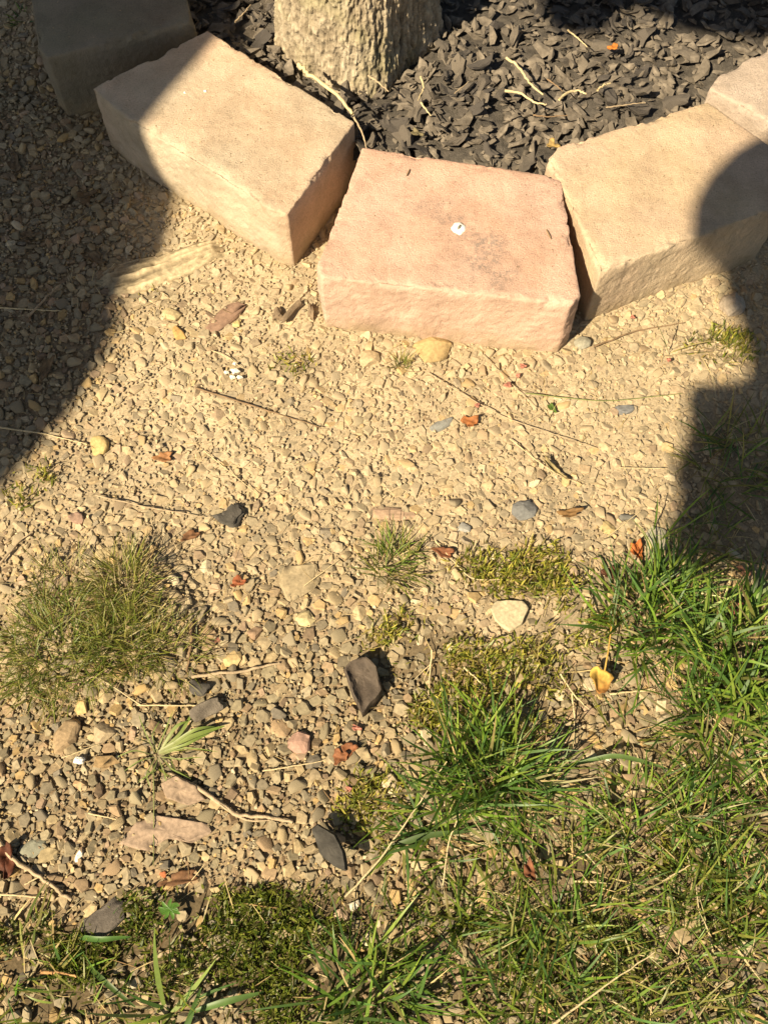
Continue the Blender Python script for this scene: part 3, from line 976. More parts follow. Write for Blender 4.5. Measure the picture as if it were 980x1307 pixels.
# the clean chips lower down are greyer, the dusty ones above sandier
swap = (g.random(len(R)) < 0.35) & (dws < 0.4); ci[swap] = g.choice([2, 4, 5, 6], swap.sum())
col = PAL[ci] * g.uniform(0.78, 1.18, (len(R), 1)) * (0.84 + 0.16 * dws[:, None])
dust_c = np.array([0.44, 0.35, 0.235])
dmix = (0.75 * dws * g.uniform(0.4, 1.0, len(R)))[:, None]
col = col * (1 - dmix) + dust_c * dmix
zc = gz(X, Y) + R * (0.20 - 0.31 * dws) * g.uniform(0.0, 1.9, len(R)) + 0.002 * (R < 0.0045)
RM, yaw, ta, tb_ = rotmats(len(R), g, 0.27)


def join_chips(ids, shapes, X, Y, zc, R, RM, col, g, name, m, label, smooth=False):
    Vs, Fs, Cs, off = [], [], [], 0
    sh = g.integers(0, len(shapes), len(ids))
    for s in range(len(shapes)):
        sel = ids[sh == s]
        if len(sel) == 0: continue
        v, f = shapes[s]
        W = np.einsum('nij,vj->nvi', RM[sel], v) * R[sel][:, None, None]
        W[:, :, 0] += X[sel][:, None]; W[:, :, 1] += Y[sel][:, None]; W[:, :, 2] += zc[sel][:, None]
        Vs.append(W.reshape(-1, 3))
        Fs.append((f[None] + (np.arange(len(sel)) * len(v))[:, None, None]).reshape(-1, 3) + off)
        Cs.append(np.repeat(col[sel], len(v), 0))
        off += len(sel) * len(v)
    me = np_mesh(name, np.concatenate(Vs), np.concatenate(Fs), np.concatenate(Cs), smooth)
    o = link(name, me, m)
    tag(o, label, name.replace('_', ' '), kind='stuff')
    return o


join_chips(np.nonzero(mask)[0], chips, X, Y, zc, R, RM, col, g, 'gravel', M_PEB, 'countless small tan and grey gravel chips covering the soil')


LAND = [('the large ochre stone', 550, 447), ('the reddish slate', 288, 404), ('the weathered root', 205, 345), ('the white lichen', 300, 472), ('the thin dark stem', 330, 520), ('the crumbly ochre stone', 125, 570),
        ('the small black chip', 292, 657), ('the thin grey sliver', 565, 541), ('the rust orange scrap', 600, 538), ('the slate grey pebble', 669, 651), ('the curled tan leaf', 705, 598), ('the dark slate chip', 797, 522),
        ('the round pinkish pebble', 933, 391), ('the corner of the pink block', 743, 437), ('the small bright tuft', 503, 720), ('the broad flat olive stone', 381, 738), ('the dark red scrap', 304, 743), ('the fine olive tufts', 150, 790),
        ('the large brown chip', 465, 872), ('the weathered stick', 300, 856), ('the rough pink pebble', 381, 947), ('the pale green weed', 205, 962), ('the brown oblong pebble', 85, 941), ('the pink slabs', 225, 1060),
        ('the greenish grey stone', 42, 1083), ('the pointed grey chip', 418, 1082), ('the white oval pebble', 101, 1092), ('the flat beige slab', 649, 786), ('the tall bright tuft', 825, 770), ('the yellow leaf', 765, 868),
        ('the bent tan twig', 320, 1040), ('the front of the tan block', 250, 300), ('the orange scrap in upper gravel', 209, 584), ('the tan stone left of the ochre one', 471, 458), ('the hair thin straw', 300, 604)]
MLAND = [('the left foot of the trunk', 375, 75), ('the front of the trunk', 490, 110), ('the right foot of the trunk', 560, 70), ('the curved tan stalk', 430, 120), ('the crooked straw', 540, 113), ('the longest curved straw', 668, 95),
         ('the lower curved straw', 665, 122), ('the arched straw', 730, 118), ('the short straight straw', 737, 49), ('the orange fleck', 782, 61), ('the thin level straw', 797, 134), ('the back left corner of the pink block', 480, 180),
         ('the back right corner of the pink block', 700, 205), ('the back of the yellow tan block', 810, 155), ('the mauve block corner', 905, 105), ('the back edge of the tan block', 350, 85), ('the slanting short straw', 589, 111), ('the thin reddish twig', 310, 18)]
ORD = ['', 'second', 'third', 'fourth', 'fifth', 'sixth', 'seventh', 'eighth', 'ninth', 'tenth', 'eleventh', 'twelfth', 'thirteenth', 'fourteenth', 'fifteenth', 'sixteenth']


def landmark_labels(noun, px, py, looks, land):
    # looks: one adjective phrase each; counts outward from the landmark where several would read alike
    rows = []
    for k in range(len(px)):
        d = [math.hypot(px[k] - x, (py[k] - y) * 1.1) for _, x, y in land]
        j = int(np.argmin(d))
        dx, dy = px[k] - land[j][1], py[k] - land[j][2]
        side = ('right of' if dx > 0 else 'left of') if abs(dx) > abs(dy) else ('below' if dy > 0 else 'above')
        rows.append((looks[k], side, land[j][0], d[j], k))
    rows.sort(key=lambda r_: r_[3])
    seen, out = {}, [None] * len(px)
    for lk, side, lm, dd, k in rows:
        c = seen.get((lk, side, lm), 0); seen[(lk, side, lm)] = c + 1
        o_ = ORD[min(c, len(ORD) - 1)]
        out[k] = ' '.join(w_ for w_ in (o_, lk, noun, side, lm) if w_)
    return out


def where(px, py):
    if py < 480: return 'near the foot of the blocks'
    if py < 640: return 'in the dusty upper gravel'
    if py < 800: return 'in the middle of the gravel'
    if py < 960: return 'in the clean gravel level with the large brown chip'
    return 'in the lower clean gravel'


sizes = np.where(R > np.quantile(R[solo], 0.66), 'largish', np.where(R > np.quantile(R[solo], 0.33), 'middling', 'smaller'))
labs = dict(zip(solo, landmark_labels('gravel chip', px[solo], py[solo], ['%s %s' % (sizes[a], PALN[ci[a]]) for a in solo], LAND)))
for a in solo:
    o = link('pebble', peb_meshes[int(g.integers(0, len(peb_meshes)))], None, None, (X[a], Y[a], zc[a]))
    o.rotation_euler = (ta[a], tb_[a], yaw[a])
    o.scale = (R[a] * 1.12,) * 3
    o.color = (*col[a], 1)
    tag(o, labs[a], 'pebble', 'larger gravel chips')
    KEEP.append((X[a], Y[a], R[a] * 0.8))

# grit between the chips
n = 155000
gy_ = g.uniform(-0.45, 1.45, n); gx_ = g.uniform(-1.1, 1.15, n)
qx, qy = pix(gx_, gy_)
ok = (qx > -380) & (qx < 1360) & (qy < 1700) & ~blocked(gx_, gy_) & (g.random(n) > 0.93 * np.maximum(lawn_w(qx, qy), moss_w(qx, qy))) & (g.random(n) > 0.45 * dust_w(qx, qy))
gx_, gy_, qx, qy = gx_[ok], gy_[ok], qx[ok], qy[ok]
n = len(gx_)
gr = 0.0011 + 0.0026 * g.random(n) ** 2
octs = []
for k in range(12):
    me = hull_mesh('grit', 8, 1, 0.8, 0.6, 0, 900 + k); octs.append(tri_of(me)); bpy.data.meshes.remove(me)
dq = dust_w(qx, qy)[:, None]
gcol = PAL[g.choice(len(PAL), n, p=PALP)] * g.uniform(0.7, 1.15, (n, 1))
gcol = gcol * (1 - 0.6 * dq) + dust_c * 0.6 * dq
gr = gr * (1 - 0.3 * dq[:, 0])
gzc = gz(gx_, gy_) + gr * (0.5 - 0.45 * dq[:, 0]) + 0.0008
for poly in BLOCK_FOOT:      # stray crumbs lying on the block tops
    pc = np.mean(poly, axis=0); k_ = 70
    sp = np.array([np.array(poly)[g.integers(0, len(poly))] for _ in range(k_)])
    w3 = g.dirichlet(np.ones(len(poly)) * 0.45, k_) @ np.array(poly)
    w3 = pc + (w3 - pc) * 0.93
    gx_ = np.concatenate([gx_, w3[:, 0]]); gy_ = np.concatenate([gy_, w3[:, 1]])
    nr_ = g.uniform(0.0005, 0.0013, k_)
    gr = np.concatenate([gr, nr_]); gzc = np.concatenate([gzc, 0.1003 + nr_ * 0.3])
    gcol = np.concatenate([gcol, np.array([0.30, 0.22, 0.13]) * g.uniform(0.5, 1.6, (k_, 1))])
n = len(gx_)
GRM, *_ = rotmats(n, g, 0.6)
join_chips(np.arange(n), octs, gx_, gy_, gzc, gr, GRM, gcol, g, 'grit', M_PEB, 'fine sandy grit between the gravel chips')

# ------------------------------------------------------------------ mulch bed
mxs = np.arange(-1.0, 1.2, 0.012); mys = np.arange(0.85, 2.3, 0.012)
MX, MY = np.meshgrid(mxs, mys, indexing='ij')


def mz(X, Y):
    return MZ - 0.012 + 0.014 * fbm(np.asarray(X) * 9, np.asarray(Y) * 9, seed=61, oct=3) + 0.004 * fbm(np.asarray(X) * 45, np.asarray(Y) * 45, seed=63, oct=2)


MQ = np.stack([MX, MY, mz(MX, MY)], -1).reshape(-1, 3)
fa = grid_faces(len(mxs), len(mys))
cen = MQ[fa].mean(1)
# the bed reaches half way into the blocks so that no gap shows behind them
pushed = [tuple(np.array(p) + np.array([0, -0.03])) for p in MULCH_W]
fa = fa[inpoly(cen[:, 0], cen[:, 1], pushed)]
used, inv = np.unique(fa.ravel(), return_inverse=True)
M_MULB = plain('mulch_crumb', (0.085, 0.074, 0.063), 0.9, 0.4, 120, 0.8, 0.003)
tag(link('mulch_bed', np_mesh('mulch_bed', MQ[used], inv.reshape(-1, 4)), M_MULB), 'dark crumbly bed beneath the rubber mulch', kind='structure')
nug = []
for k in range(26):
    r = random.Random(k * 7 + 1)
    me = nugget_mesh('mulch_piece', 100 + k, 1.0, r.uniform(0.35, 0.75), r.uniform(0.12, 0.30), 2, 0.66, 0.55)
    me.materials.append(M_MUL)
    nug.append(me)
nugt = []
for k in range(26):
    r = random.Random(k * 7 + 1)
    me = nugget_mesh('mulch_bit', 100 + k, 1.0, r.uniform(0.35, 0.75), r.uniform(0.12, 0.30), 1, 0.66, 0.55)
    nugt.append(tri_of(me)); bpy.data.meshes.remove(me)
n = 17000
ax_ = g.uniform(-0.95, 1.15, n); ay_ = g.uniform(0.9, 1.95, n)
ok = inpoly(ax_, ay_, MULCH_W) & (np.hypot(ax_ - TB[0], ay_ - TB[1]) > TR * 0.98)
ax_, ay_ = ax_[ok], ay_[ok]
n = len(ax_)
ar = 0.004 + 0.012 * g.random(n) ** 2.0
az_ = mz(ax_, ay_) + g.uniform(0.002, 0.012, n)
ARM, ay0, aa, ab_ = rotmats(n, g, 0.35)
qx, qy = pix(ax_, ay_, az_)
vis = (qx > -10) & (qx < 990) & (qy > -8) & (qy < 245)
score = np.where(vis, az_ + ar * 0.3, -1)
solo = np.argsort(-score)[:300]
mask = np.ones(n, bool); mask[solo] = False
join_chips(np.nonzero(mask)[0], nugt, ax_, ay_, az_, ar, ARM, np.ones((n, 3)), g, 'mulch', M_MUL, 'mass of black shredded rubber mulch round the tree', False)


def mwhere(x, y):
    if x < 345: return 'between the tan block and the trunk'
    if x < 600 and y < 110: return 'against the foot of the trunk'
    if x < 600: return 'behind the pink block below the trunk'
    if y > 110: return 'along the back of the pink and yellow tan blocks'
    return 'in the open mulch beside the trunk'


vi = {a: int(g.integers(0, len(nug))) for a in solo}
def nlook(a):
    d_ = [max(v.co[k] for v in nug[vi[a]].vertices) - min(v.co[k] for v in nug[vi[a]].vertices) for k in range(2)]
    return ('large ' if ar[a] > 0.012 else 'small ' if ar[a] < 0.008 else '') + ('long' if d_[1] / d_[0] < 0.5 else 'stubby' if d_[1] / d_[0] < 0.72 else 'broad') + ' black'
labs = dict(zip(solo, landmark_labels('rubber piece', qx[solo], qy[solo], [nlook(a) for a in solo], MLAND)))
for a in solo:
    o = link('mulch_piece', nug[vi[a]], None, None, (ax_[a], ay_[a], az_[a]))
    o.rotation_euler = (aa[a], ab_[a], ay0[a]); o.scale = (ar[a],) * 3
    tag(o, labs[a], 'mulch piece', 'pieces of black rubber mulch')

# ------------------------------------------------------------------ grass blades
M_GRASS = attr_mat('grass_blade', rough=0.45, spec=0.45, grain=120, gvar=0.18, translucent=0.40, bs=0)
M_DRY = attr_mat('dry_blade', rough=0.75, spec=0.25, grain=160, gvar=0.25, translucent=0.15, bs=0)


def blades(base, az, L, lean0, curl, w, c0, c1, g, seg=5, fold=0.0):
    """base (n,3); az heading; lean0 start angle from vertical; curl added along the blade; colours root/tip (n,3)"""
    n = len(L)
    V = np.zeros((n, (seg + 1) * 2, 3)); C = np.zeros((n, (seg + 1) * 2, 3))
    p = base.copy()
    hd = np.stack([np.cos(az), np.sin(az), np.zeros(n)], 1)
    tw = g.normal(0, 0.5, n)
    sd = np.stack([-np.sin(az + tw), np.cos(az + tw), 0.35 * np.sin(tw * 2)], 1)
    bend = g.normal(0, 0.25, n)
    for k in range(seg + 1):
        t = k / seg
        ww = w * (0.55 + 0.9 * t if t < 0.4 else 0.91 * (1 - ((t - 0.4) / 0.6) ** 1.6)) * 0.5
        ww = np.maximum(ww, 0.00012)
        V[:, 2 * k] = p - sd * ww[:, None]; V[:, 2 * k + 1] = p + sd * ww[:, None]
        c = c0 * (1 - t) + c1 * t
        C[:, 2 * k] = c; C[:, 2 * k + 1] = c
        ang = np.clip(lean0 + curl * t ** 1.3, 0, 1.75)
        hb = az + bend * t
        hd = np.stack([np.cos(hb), np.sin(hb), np.zeros(n)], 1)
        p = p + (L / seg)[:, None] * (np.sin(ang)[:, None] * hd + np.array([0, 0, 1.0]) * np.cos(ang)[:, None])
    zmin = base[:, 2][:, None] + 0.001
    V[:, :, 2] = np.maximum(V[:, :, 2], zmin)
    F = np.array([(2 * k, 2 * k + 1, 2 * k + 3, 2 * k + 2) for k in range(seg)])
    FF = (F[None] + (np.arange(n) * (seg + 1) * 2)[:, None, None]).reshape(-1, 4)
    return V.reshape(-1, 3), FF, C.reshape(-1, 3)


GREEN = [(0.095, 0.20, 0.022), (0.15, 0.27, 0.03), (0.06, 0.145, 0.028), (0.21, 0.30, 0.045), (0.075, 0.175, 0.04)]
OLIVE = [(0.17, 0.20, 0.03), (0.22, 0.235, 0.045), (0.11, 0.16, 0.028), (0.30, 0.28, 0.08)]
FESC = [(0.16, 0.20, 0.03), (0.21, 0.23, 0.04), (0.11, 0.165, 0.025), (0.27, 0.25, 0.07)]
STRAW = [(0.46, 0.36, 0.18), (0.36, 0.26, 0.12), (0.52, 0.43, 0.25), (0.25, 0.155, 0.075)]
LIME = [(0.16, 0.24, 0.05), (0.22, 0.29, 0.08)]


def pick(pal, n, g, v=0.25):
    p = np.array(pal)
    return p[g.integers(0, len(p), n)] * g.uniform(1 - v, 1 + v, (n, 1))


KN, KL, KR = 0.56, 0.80, 0.85


def tuft(px, py, r, n, L, w, pal, label, seed, dryfrac=0.25, lean=(0.1, 0.8), curl=0.7, cat='grass tuft', squash=1.0, lenvar=0.4, away=None):
    g = np.random.default_rng(seed)
    n = int(n * (KN if w > 0.0013 else 1.7)); L = L * KL; r = r * KR
    b = on(px, py)
    root = empty('grass_tuft', tuple(b))
    tag(root, label, cat, 'grass tufts in the gravel')
    for part, cnt, pl, m in (('green_blades', int(n * (1 - dryfrac)), pal, M_GRASS), ('dry_blades', int(n * dryfrac), STRAW, M_DRY)):
        if cnt < 1: continue
        rr = r * np.sqrt(g.random(cnt)); a = g.uniform(0, 2 * math.pi, cnt)
        x = rr * np.cos(a); y = rr * np.sin(a) * squash
        z = gz(x + b[0], y + b[1]) - b[2] - 0.002
        az = a + g.normal(0, 1.3, cnt)
        if away is not None:
            mixk = g.random(cnt) < 0.6
            az = np.where(mixk, math.radians(away) + g.normal(0, 0.5, cnt), az)
        ln = L * g.uniform(1 - lenvar, 1 + lenvar * 0.5, cnt) * (0.75 if part == 'dry_blades' else 1)
        l0 = g.uniform(*lean, cnt) + (0.35 if part == 'dry_blades' else 0) + 0.3 * rr / (r + 1e-6)
        cu = np.abs(g.normal(curl, 0.35, cnt))
        c0 = pick(pl, cnt, g); c1 = c0 * g.uniform(0.9, 1.3, (cnt, 1))
        tip = g.random(cnt) < 0.1
        c1[tip] = pick(STRAW, tip.sum(), g)
        c0 = c0 * 0.75 + np.array([0.2, 0.19, 0.09]) * 0.25
        v, f, c = blades(np.stack([x, y, z], 1), az, ln, l0, cu, w * g.uniform(0.6, 1.3, cnt) * (0.7 if part == 'dry_blades' else 1), c0, c1, g)
        ob = link(part, np_mesh(part, v, f, c), m, root)
    return root


tuft(78, 830, 0.064, 720, 0.048, 0.0013, FESC, 'wide tuft of fine olive grass at the picture edge', 1, 0.3, (0.3, 1.15), 0.6)
tuft(160, 815, 0.046, 400, 0.048, 0.0013, FESC, 'fine olive grass tuft next to the wide one', 2, 0.25, (0.1, 0.9), 0.6)
tuft(160, 748, 0.034, 270, 0.060, 0.0013, OLIVE, 'dry topped upright grass clump casting a dark shadow', 3, 0.5, (0.0, 0.75), 0.45)
tuft(75, 745, 0.030, 110, 0.05, 0.0010, OLIVE, 'thin dry grass wisps above the wide olive tuft', 4, 0.55, (0.3, 1.0), 0.5)
tuft(220, 835, 0.036, 130, 0.05, 0.0010, OLIVE, 'sparse pale grass between olive tuft and gravel', 5, 0.4, (0.4, 1.1), 0.6)
tuft(503, 720, 0.028, 330, 0.050, 0.0015, OLIVE + LIME + GREEN[:2], 'small isolated bright tuft above the middle moss', 6, 0.3, (0.1, 0.8), 0.6)
tuft(825, 790, 0.055, 420, 0.090, 0.0030, GREEN + [GREEN[1]], 'tall bright green tuft below the square shadow', 7, 0.12, (0.1, 0.8), 0.7)
tuft(855, 745, 0.030, 120, 0.085, 0.0030, GREEN, 'green blades rising at the corner of the square shadow', 8, 0.12, (0.1, 0.8), 0.7)
tuft(945, 840, 0.060, 420, 0.105, 0.0034, GREEN, 'dense dark green tuft at the picture edge', 9, 0.1, (0.1, 0.8), 0.7)
tuft(925, 930, 0.055, 330, 0.095, 0.0032, GREEN, 'broad bladed tuft below the dense dark green one', 10, 0.18, (0.1, 0.9), 0.7)
tuft(612, 985, 0.050, 470, 0.105, 0.0028, GREEN, 'tall dark green tuft standing alone in the gravel', 11, 0.10, (0.0, 0.65), 0.6)
tuft(660, 1010, 0.040, 180, 0.085, 0.0026, GREEN, 'smaller tuft leaning from the lone dark green one', 12, 0.15, (0.2, 0.95), 0.7)
tuft(560, 1060, 0.045, 180, 0.085, 0.0030, GREEN, 'flattened tuft of long blades below the lone tuft', 13, 0.2, (0.5, 1.2), 0.5)
tuft(930, 1040, 0.075, 420, 0.075, 0.0024, GREEN + OLIVE[:2], 'mixed green tuft low at the picture edge', 14, 0.25, (0.2, 1.0), 0.7)
tuft(720, 1130, 0.080, 460, 0.075, 0.0024, GREEN + OLIVE[:2], 'loose green tuft in the middle of the lower lawn', 15, 0.25, (0.2, 1.0), 0.7)
tuft(830, 1060, 0.060, 300, 0.075, 0.0024, GREEN + OLIVE[:1], 'green tuft above the bare stony gap in the lawn', 16, 0.22, (0.2, 1.0), 0.7)
tuft(930, 1190, 0.080, 420, 0.075, 0.0024, GREEN + OLIVE[:3], 'yellowish green tuft in the lower corner of the lawn', 17, 0.3, (0.2, 1.0), 0.7)
tuft(470, 1275, 0.050, 240, 0.095, 0.0032, GREEN, 'dark green tuft at the bottom edge between moss and lawn', 18, 0.1, (0.1, 0.9), 0.6)
tuft(700, 1250, 0.070, 330, 0.075, 0.0026, GREEN + OLIVE[:1], 'loose tuft at the bottom edge of the lawn', 19, 0.22, (0.2, 1.0), 0.7)
tuft(215, 1300, 0.020, 26, 0.105, 0.0046, GREEN + LIME, 'few broad pale green blades at the bottom edge', 20, 0.1, (0.5, 1.1), 0.35)
tuft(30, 1225, 0.04, 110, 0.06, 0.0026, OLIVE + STRAW[:2], 'straw coloured tuft in the moss at the bottom corner', 21, 0.5, (0.4, 1.1), 0.5)
tuft(100, 1280, 0.05, 140, 0.055, 0.0024, OLIVE + GREEN, 'low mixed grass in the dark moss corner', 22, 0.3, (0.3, 1.1), 0.6)
tuft(940, 590, 0.060, 260, 0.080, 0.0022, GREEN + OLIVE, 'shaded grass tuft inside the square shadow', 23, 0.25, (0.3, 1.0), 0.7)
tuft(905, 690, 0.035, 110, 0.06, 0.0020, GREEN + OLIVE, 'thin shaded grass at the lower rim of the square shadow', 24, 0.3, (0.3, 1.0), 0.7)
tuft(511, 468, 0.010, 26, 0.035, 0.0012, OLIVE, 'tiny grass sprout at the foot of the pink block', 25, 0.25, (0.0, 0.6), 0.3)
tuft(918, 445, 0.030, 110, 0.022, 0.0012, OLIVE, 'short yellowish grass beside the round pinkish pebble', 26, 0.3, (0.1, 0.7), 0.3)
tuft(853, 450, 0.006, 9, 0.115, 0.0016, OLIVE + GREEN, 'thin green stalk rising in front of the yellow tan block', 27, 0.2, (0.15, 0.45), 0.25)
tuft(838, 690, 0.010, 12, 0.10, 0.0026, GREEN, 'few long blades standing over the grey green stone', 28, 0.2, (0.1, 0.5), 0.3)
tuft(25, 25, 0.02, 40, 0.03, 0.0035, GREEN, 'little green weed in the dark upper corner', 29, 0.0, (0.5, 1.2), 0.4)
tuft(205, 962, 0.016, 60, 0.055, 0.0018, LIME + OLIVE, 'sprawling pale green weed with fine lower blades', 30, 0.25, (0.8, 1.3), 0.3)
tuft(500, 1180, 0.03, 60, 0.05, 0.0024, GREEN + OLIVE, 'thin shaded blades at the edge of moss and lawn', 32, 0.4, (0.3, 1.1), 0.6)
tuft(800, 940, 0.03, 60, 0.055, 0.0022, GREEN + OLIVE, 'sparse blades below the yellow leaf', 33, 0.4, (0.4, 1.1), 0.5)
tuft(780, 1290, 0.06, 220, 0.07, 0.0024, GREEN + OLIVE, 'bottom edge grass right of the long pale straw', 34, 0.3, (0.2, 1.0), 0.7)
tuft(600, 1200, 0.05, 150, 0.065, 0.0024, GREEN + OLIVE[:1], 'shaded grass left of the lawn middle', 35, 0.3, (0.3, 1.0), 0.6)
tuft(860, 1260, 0.06, 200, 0.06, 0.0022, OLIVE + GREEN[:2], 'olive grass near the bottom edge of the lawn', 36, 0.4, (0.3, 1.0), 0.6)

# weed blades drawn one by one
def ribbon_obj(name, pts_px, width, color, label=None, cat=None, parent=None, lift=0.004, m=None, tip=None, arch=0.0):
    n = 12
    P = np.array([on(x, y, lift) for x, y in pts_px])
    t = np.linspace(0, len(P) - 1, n)
    Q = np.stack([np.interp(t, np.arange(len(P)), P[:, k]) for k in range(3)], 1)
    Q[1:-1] = 0.25 * Q[:-2] + 0.5 * Q[1:-1] + 0.25 * Q[2:]
    s = np.linspace(0, 1, n)
    Q[:, 2] += arch * np.sin(math.pi * np.minimum(s * 0.8, 1))
    T = np.gradient(Q, axis=0); T /= np.linalg.norm(T, axis=1)[:, None]
    sd = np.cross(T, [0, 0, 1.0]); sd /= np.linalg.norm(sd, axis=1)[:, None] + 1e-9
    w = width * 0.5 * np.sin(math.pi * (0.12 + 0.86 * s)) ** 0.6
    base = Q[0].copy()
    V = np.stack([Q - sd * w[:, None], Q - np.array([0, 0, 1]) * w[:, None] * 0.35, Q + sd * w[:, None]], 1) - base
    F = []
    for k in range(n - 1):
        for j in range(2):
            F.append((k * 3 + j, k * 3 + j + 1, (k + 1) * 3 + j + 1, (k + 1) * 3 + j))
    c = np.array(color)[None] * (1 - s[:, None]) + np.array(tip if tip is not None else color)[None] * s[:, None]
    me = np_mesh(name, V.reshape(-1, 3), np.array(F), np.repeat(c, 3, 0))
    loc = base - (np.array(parent.location) if parent is not None else 0)
    o = link(name, me, m or M_GRASS, parent, tuple(loc))
    if label: tag(o, label, cat)
    return o


wb = on(200, 963)
weed = empty('weed', tuple(wb))
tag(weed, 'pale green flat weed with radiating broad blades on the gravel', 'weed')
for q_ in ([(203, 960), (240, 945), (288, 928)], [(203, 962), (232, 938), (250, 905)], [(200, 960), (212, 935), (222, 908)], [(203, 962), (235, 955), (268, 938)], [(198, 960), (190, 940), (180, 915)],
           [(200, 966), (180, 972), (160, 985)], [(202, 968), (198, 985), (178, 1000)], [(205, 966), (230, 972), (262, 968)], [(206, 964), (240, 958), (280, 962)], [(196, 964), (175, 960), (152, 968)], [(204, 960), (226, 930), (240, 922)], [(210, 958), (250, 936), (276, 930)], [(198, 968), (188, 990), (192, 1004)], [(207, 966), (222, 985), (246, 996)], [(200, 958), (196, 940), (205, 922)], [(203, 968), (212, 990), (214, 1002)]):
    ribbon_obj('blade', q_, 0.0055 if q_[-1] == (288, 928) else 0.0036 if (q_[-1][0] > 235 and q_[-1][1] < 945) else 0.0013, (0.34, 0.36, 0.16), parent=weed, lift=0.006, tip=(0.23, 0.35, 0.07), arch=random.uniform(0.004, 0.016))
ribbon_obj('fallen_grass', [(90, 1194), (130, 1200), (170, 1196)], 0.005, (0.10, 0.22, 0.05), 'short broad green blade lying across the black lump in moss', 'grass', arch=0.012)
ribbon_obj('fallen_grass', [(260, 1260), (240, 1330 - 10), (190, 1330)][::-1], 0.006, (0.10, 0.19, 0.05), 'broad blade rising from the bottom edge by the pale stone', 'grass', arch=0.02)
ribbon_obj('fallen_grass', [(110, 1230), (140, 1255), (175, 1285)], 0.005, (0.07, 0.13, 0.03), 'dark green blade slanting over the bottom moss', 'grass', arch=0.01)
ribbon_obj('fallen_grass', [(250, 1290), (290, 1278), (338, 1266)], 0.006, (0.12, 0.22, 0.06), 'long pale green blade pointing along the bottom edge', 'grass', arch=0.012)
ribbon_obj('fallen_grass', [(490, 1085), (540, 1068), (600, 1062)], 0.006, (0.09, 0.15, 0.05), 'long grey green blade lying flat left of the lawn', 'grass', arch=0.01)
ribbon_obj('fallen_grass', [(735, 975), (780, 968), (850, 985)], 0.005, (0.12, 0.20, 0.06), 'arched green blade over the gravel between tufts', 'grass', arch=0.02)

# palmate seedling
sl = on(216, 1161)
seed = empty('seedling', tuple(sl))
tag(seed, 'small bright green seedling with narrow radiating leaves in moss', 'seedling')
for k in range(11):
    a = k * 2 * math.pi / 11 + 0.25 * math.sin(k * 5.0)
    ribbon_obj('leaf', [(216, 1161), (216 + 9 * math.cos(a), 1161 + 8 * math.sin(a)), (216 + (11 + 7 * random.random()) * math.cos(a + 0.2), 1161 + (10 + 6 * random.random()) * math.sin(a + 0.2))], 0.0034, (0.10, 0.24, 0.04), parent=seed, lift=0.014)

# ------------------------------------------------------------------ lawn, thatch and moss as masses
def mass(name, n, wfun, L, w, pal, m, label, seed, lean, curl, seg=3, kind='stuff', up_=0.0, thr=0.0, noise=6, patch=(0.75, 1.5)):
    g = np.random.default_rng(seed)
    n = int(n * 1.55)
    y = g.uniform(-0.50, 1.2, n); x = g.uniform(-0.95, 1.15, n)
    px, py = pix(x, y)
    W = wfun(px, py) * np.clip(patch[0] + patch[1] * fbm(x * noise * 3, y * noise * 3, seed=seed, oct=3), 0.03, 1.3)
    ok = (g.random(n) < W) & ~blocked(x, y) & (px > -380) & (px < 1400) & (py < 1720)
    x, y = x[ok], y[ok]; n = len(x)
    base = np.stack([x, y, gz(x, y) - 0.001 + up_ * g.random(n)], 1)
    c0 = pick(pal, n, g, 0.35)
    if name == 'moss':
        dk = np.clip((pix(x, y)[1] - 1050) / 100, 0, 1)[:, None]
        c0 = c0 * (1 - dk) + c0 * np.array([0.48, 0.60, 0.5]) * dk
    c1 = c0 * g.uniform(0.9, 1.35, (n, 1))
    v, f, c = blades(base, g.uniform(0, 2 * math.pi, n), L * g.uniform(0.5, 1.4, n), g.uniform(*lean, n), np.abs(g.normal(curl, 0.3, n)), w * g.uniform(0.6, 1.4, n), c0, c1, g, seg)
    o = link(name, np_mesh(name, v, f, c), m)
    tag(o, label, name.split('_')[-1], kind=kind)
    return o


MOSS = [(0.30, 0.29, 0.045), (0.20, 0.23, 0.035), (0.40, 0.36, 0.08), (0.14, 0.18, 0.03), (0.33, 0.26, 0.09)]
mass('lawn_grass', 9500, lawn_w, 0.046, 0.0018, GREEN + OLIVE[:1], M_GRASS, 'short green lawn grass filling the lower corner', 51, (0.2, 1.2), 0.6, noise=5, patch=(0.30, 2.8))
mass('dry_thatch', 12000, lambda a, b: np.maximum(0.9 * lawn_w(a, b), np.maximum(0.55 * ell(a, b, 830, 870, 120, 60), 0.35 * moss_w(a, b))), 0.030, 0.0011, STRAW, M_DRY, 'dry brown straw and thatch at the roots of the lawn', 52, (0.9, 1.6), 0.2, up_=0.006)
mass('moss', 560000, moss_w, 0.0105, 0.0021, MOSS, M_GRASS, 'low olive moss creeping over the soil', 53, (0.1, 1.2), 0.4, seg=2, up_=0.006, noise=7, patch=(0.45, 2.8))
mass('plant_litter', 6500, lambda a, b: np.maximum(np.where(b > 400, 0.5, 0.25), 1.3 * ell(a, b, 60, 400, 190, 260)), 0.020, 0.0007, STRAW, M_DRY, 'fine dry stem bits strewn on the gravel', 54, (1.2, 1.6), 0.1, up_=0.005)

# ------------------------------------------------------------------ twigs and straws
M_TWIG = plain('twig_brown', (0.22, 0.145, 0.085), 0.85, 0.3, 120)
M_STRAW = plain('straw_pale', (0.55, 0.44, 0.26), 0.7, 0.2, 120)
M_WEATH = plain('twig_weathered', (0.38, 0.29, 0.19), 0.85, 0.3, 120)
M_GSTEM = plain('green_stem', (0.20, 0.22, 0.08), 0.6, 0.2, 100)


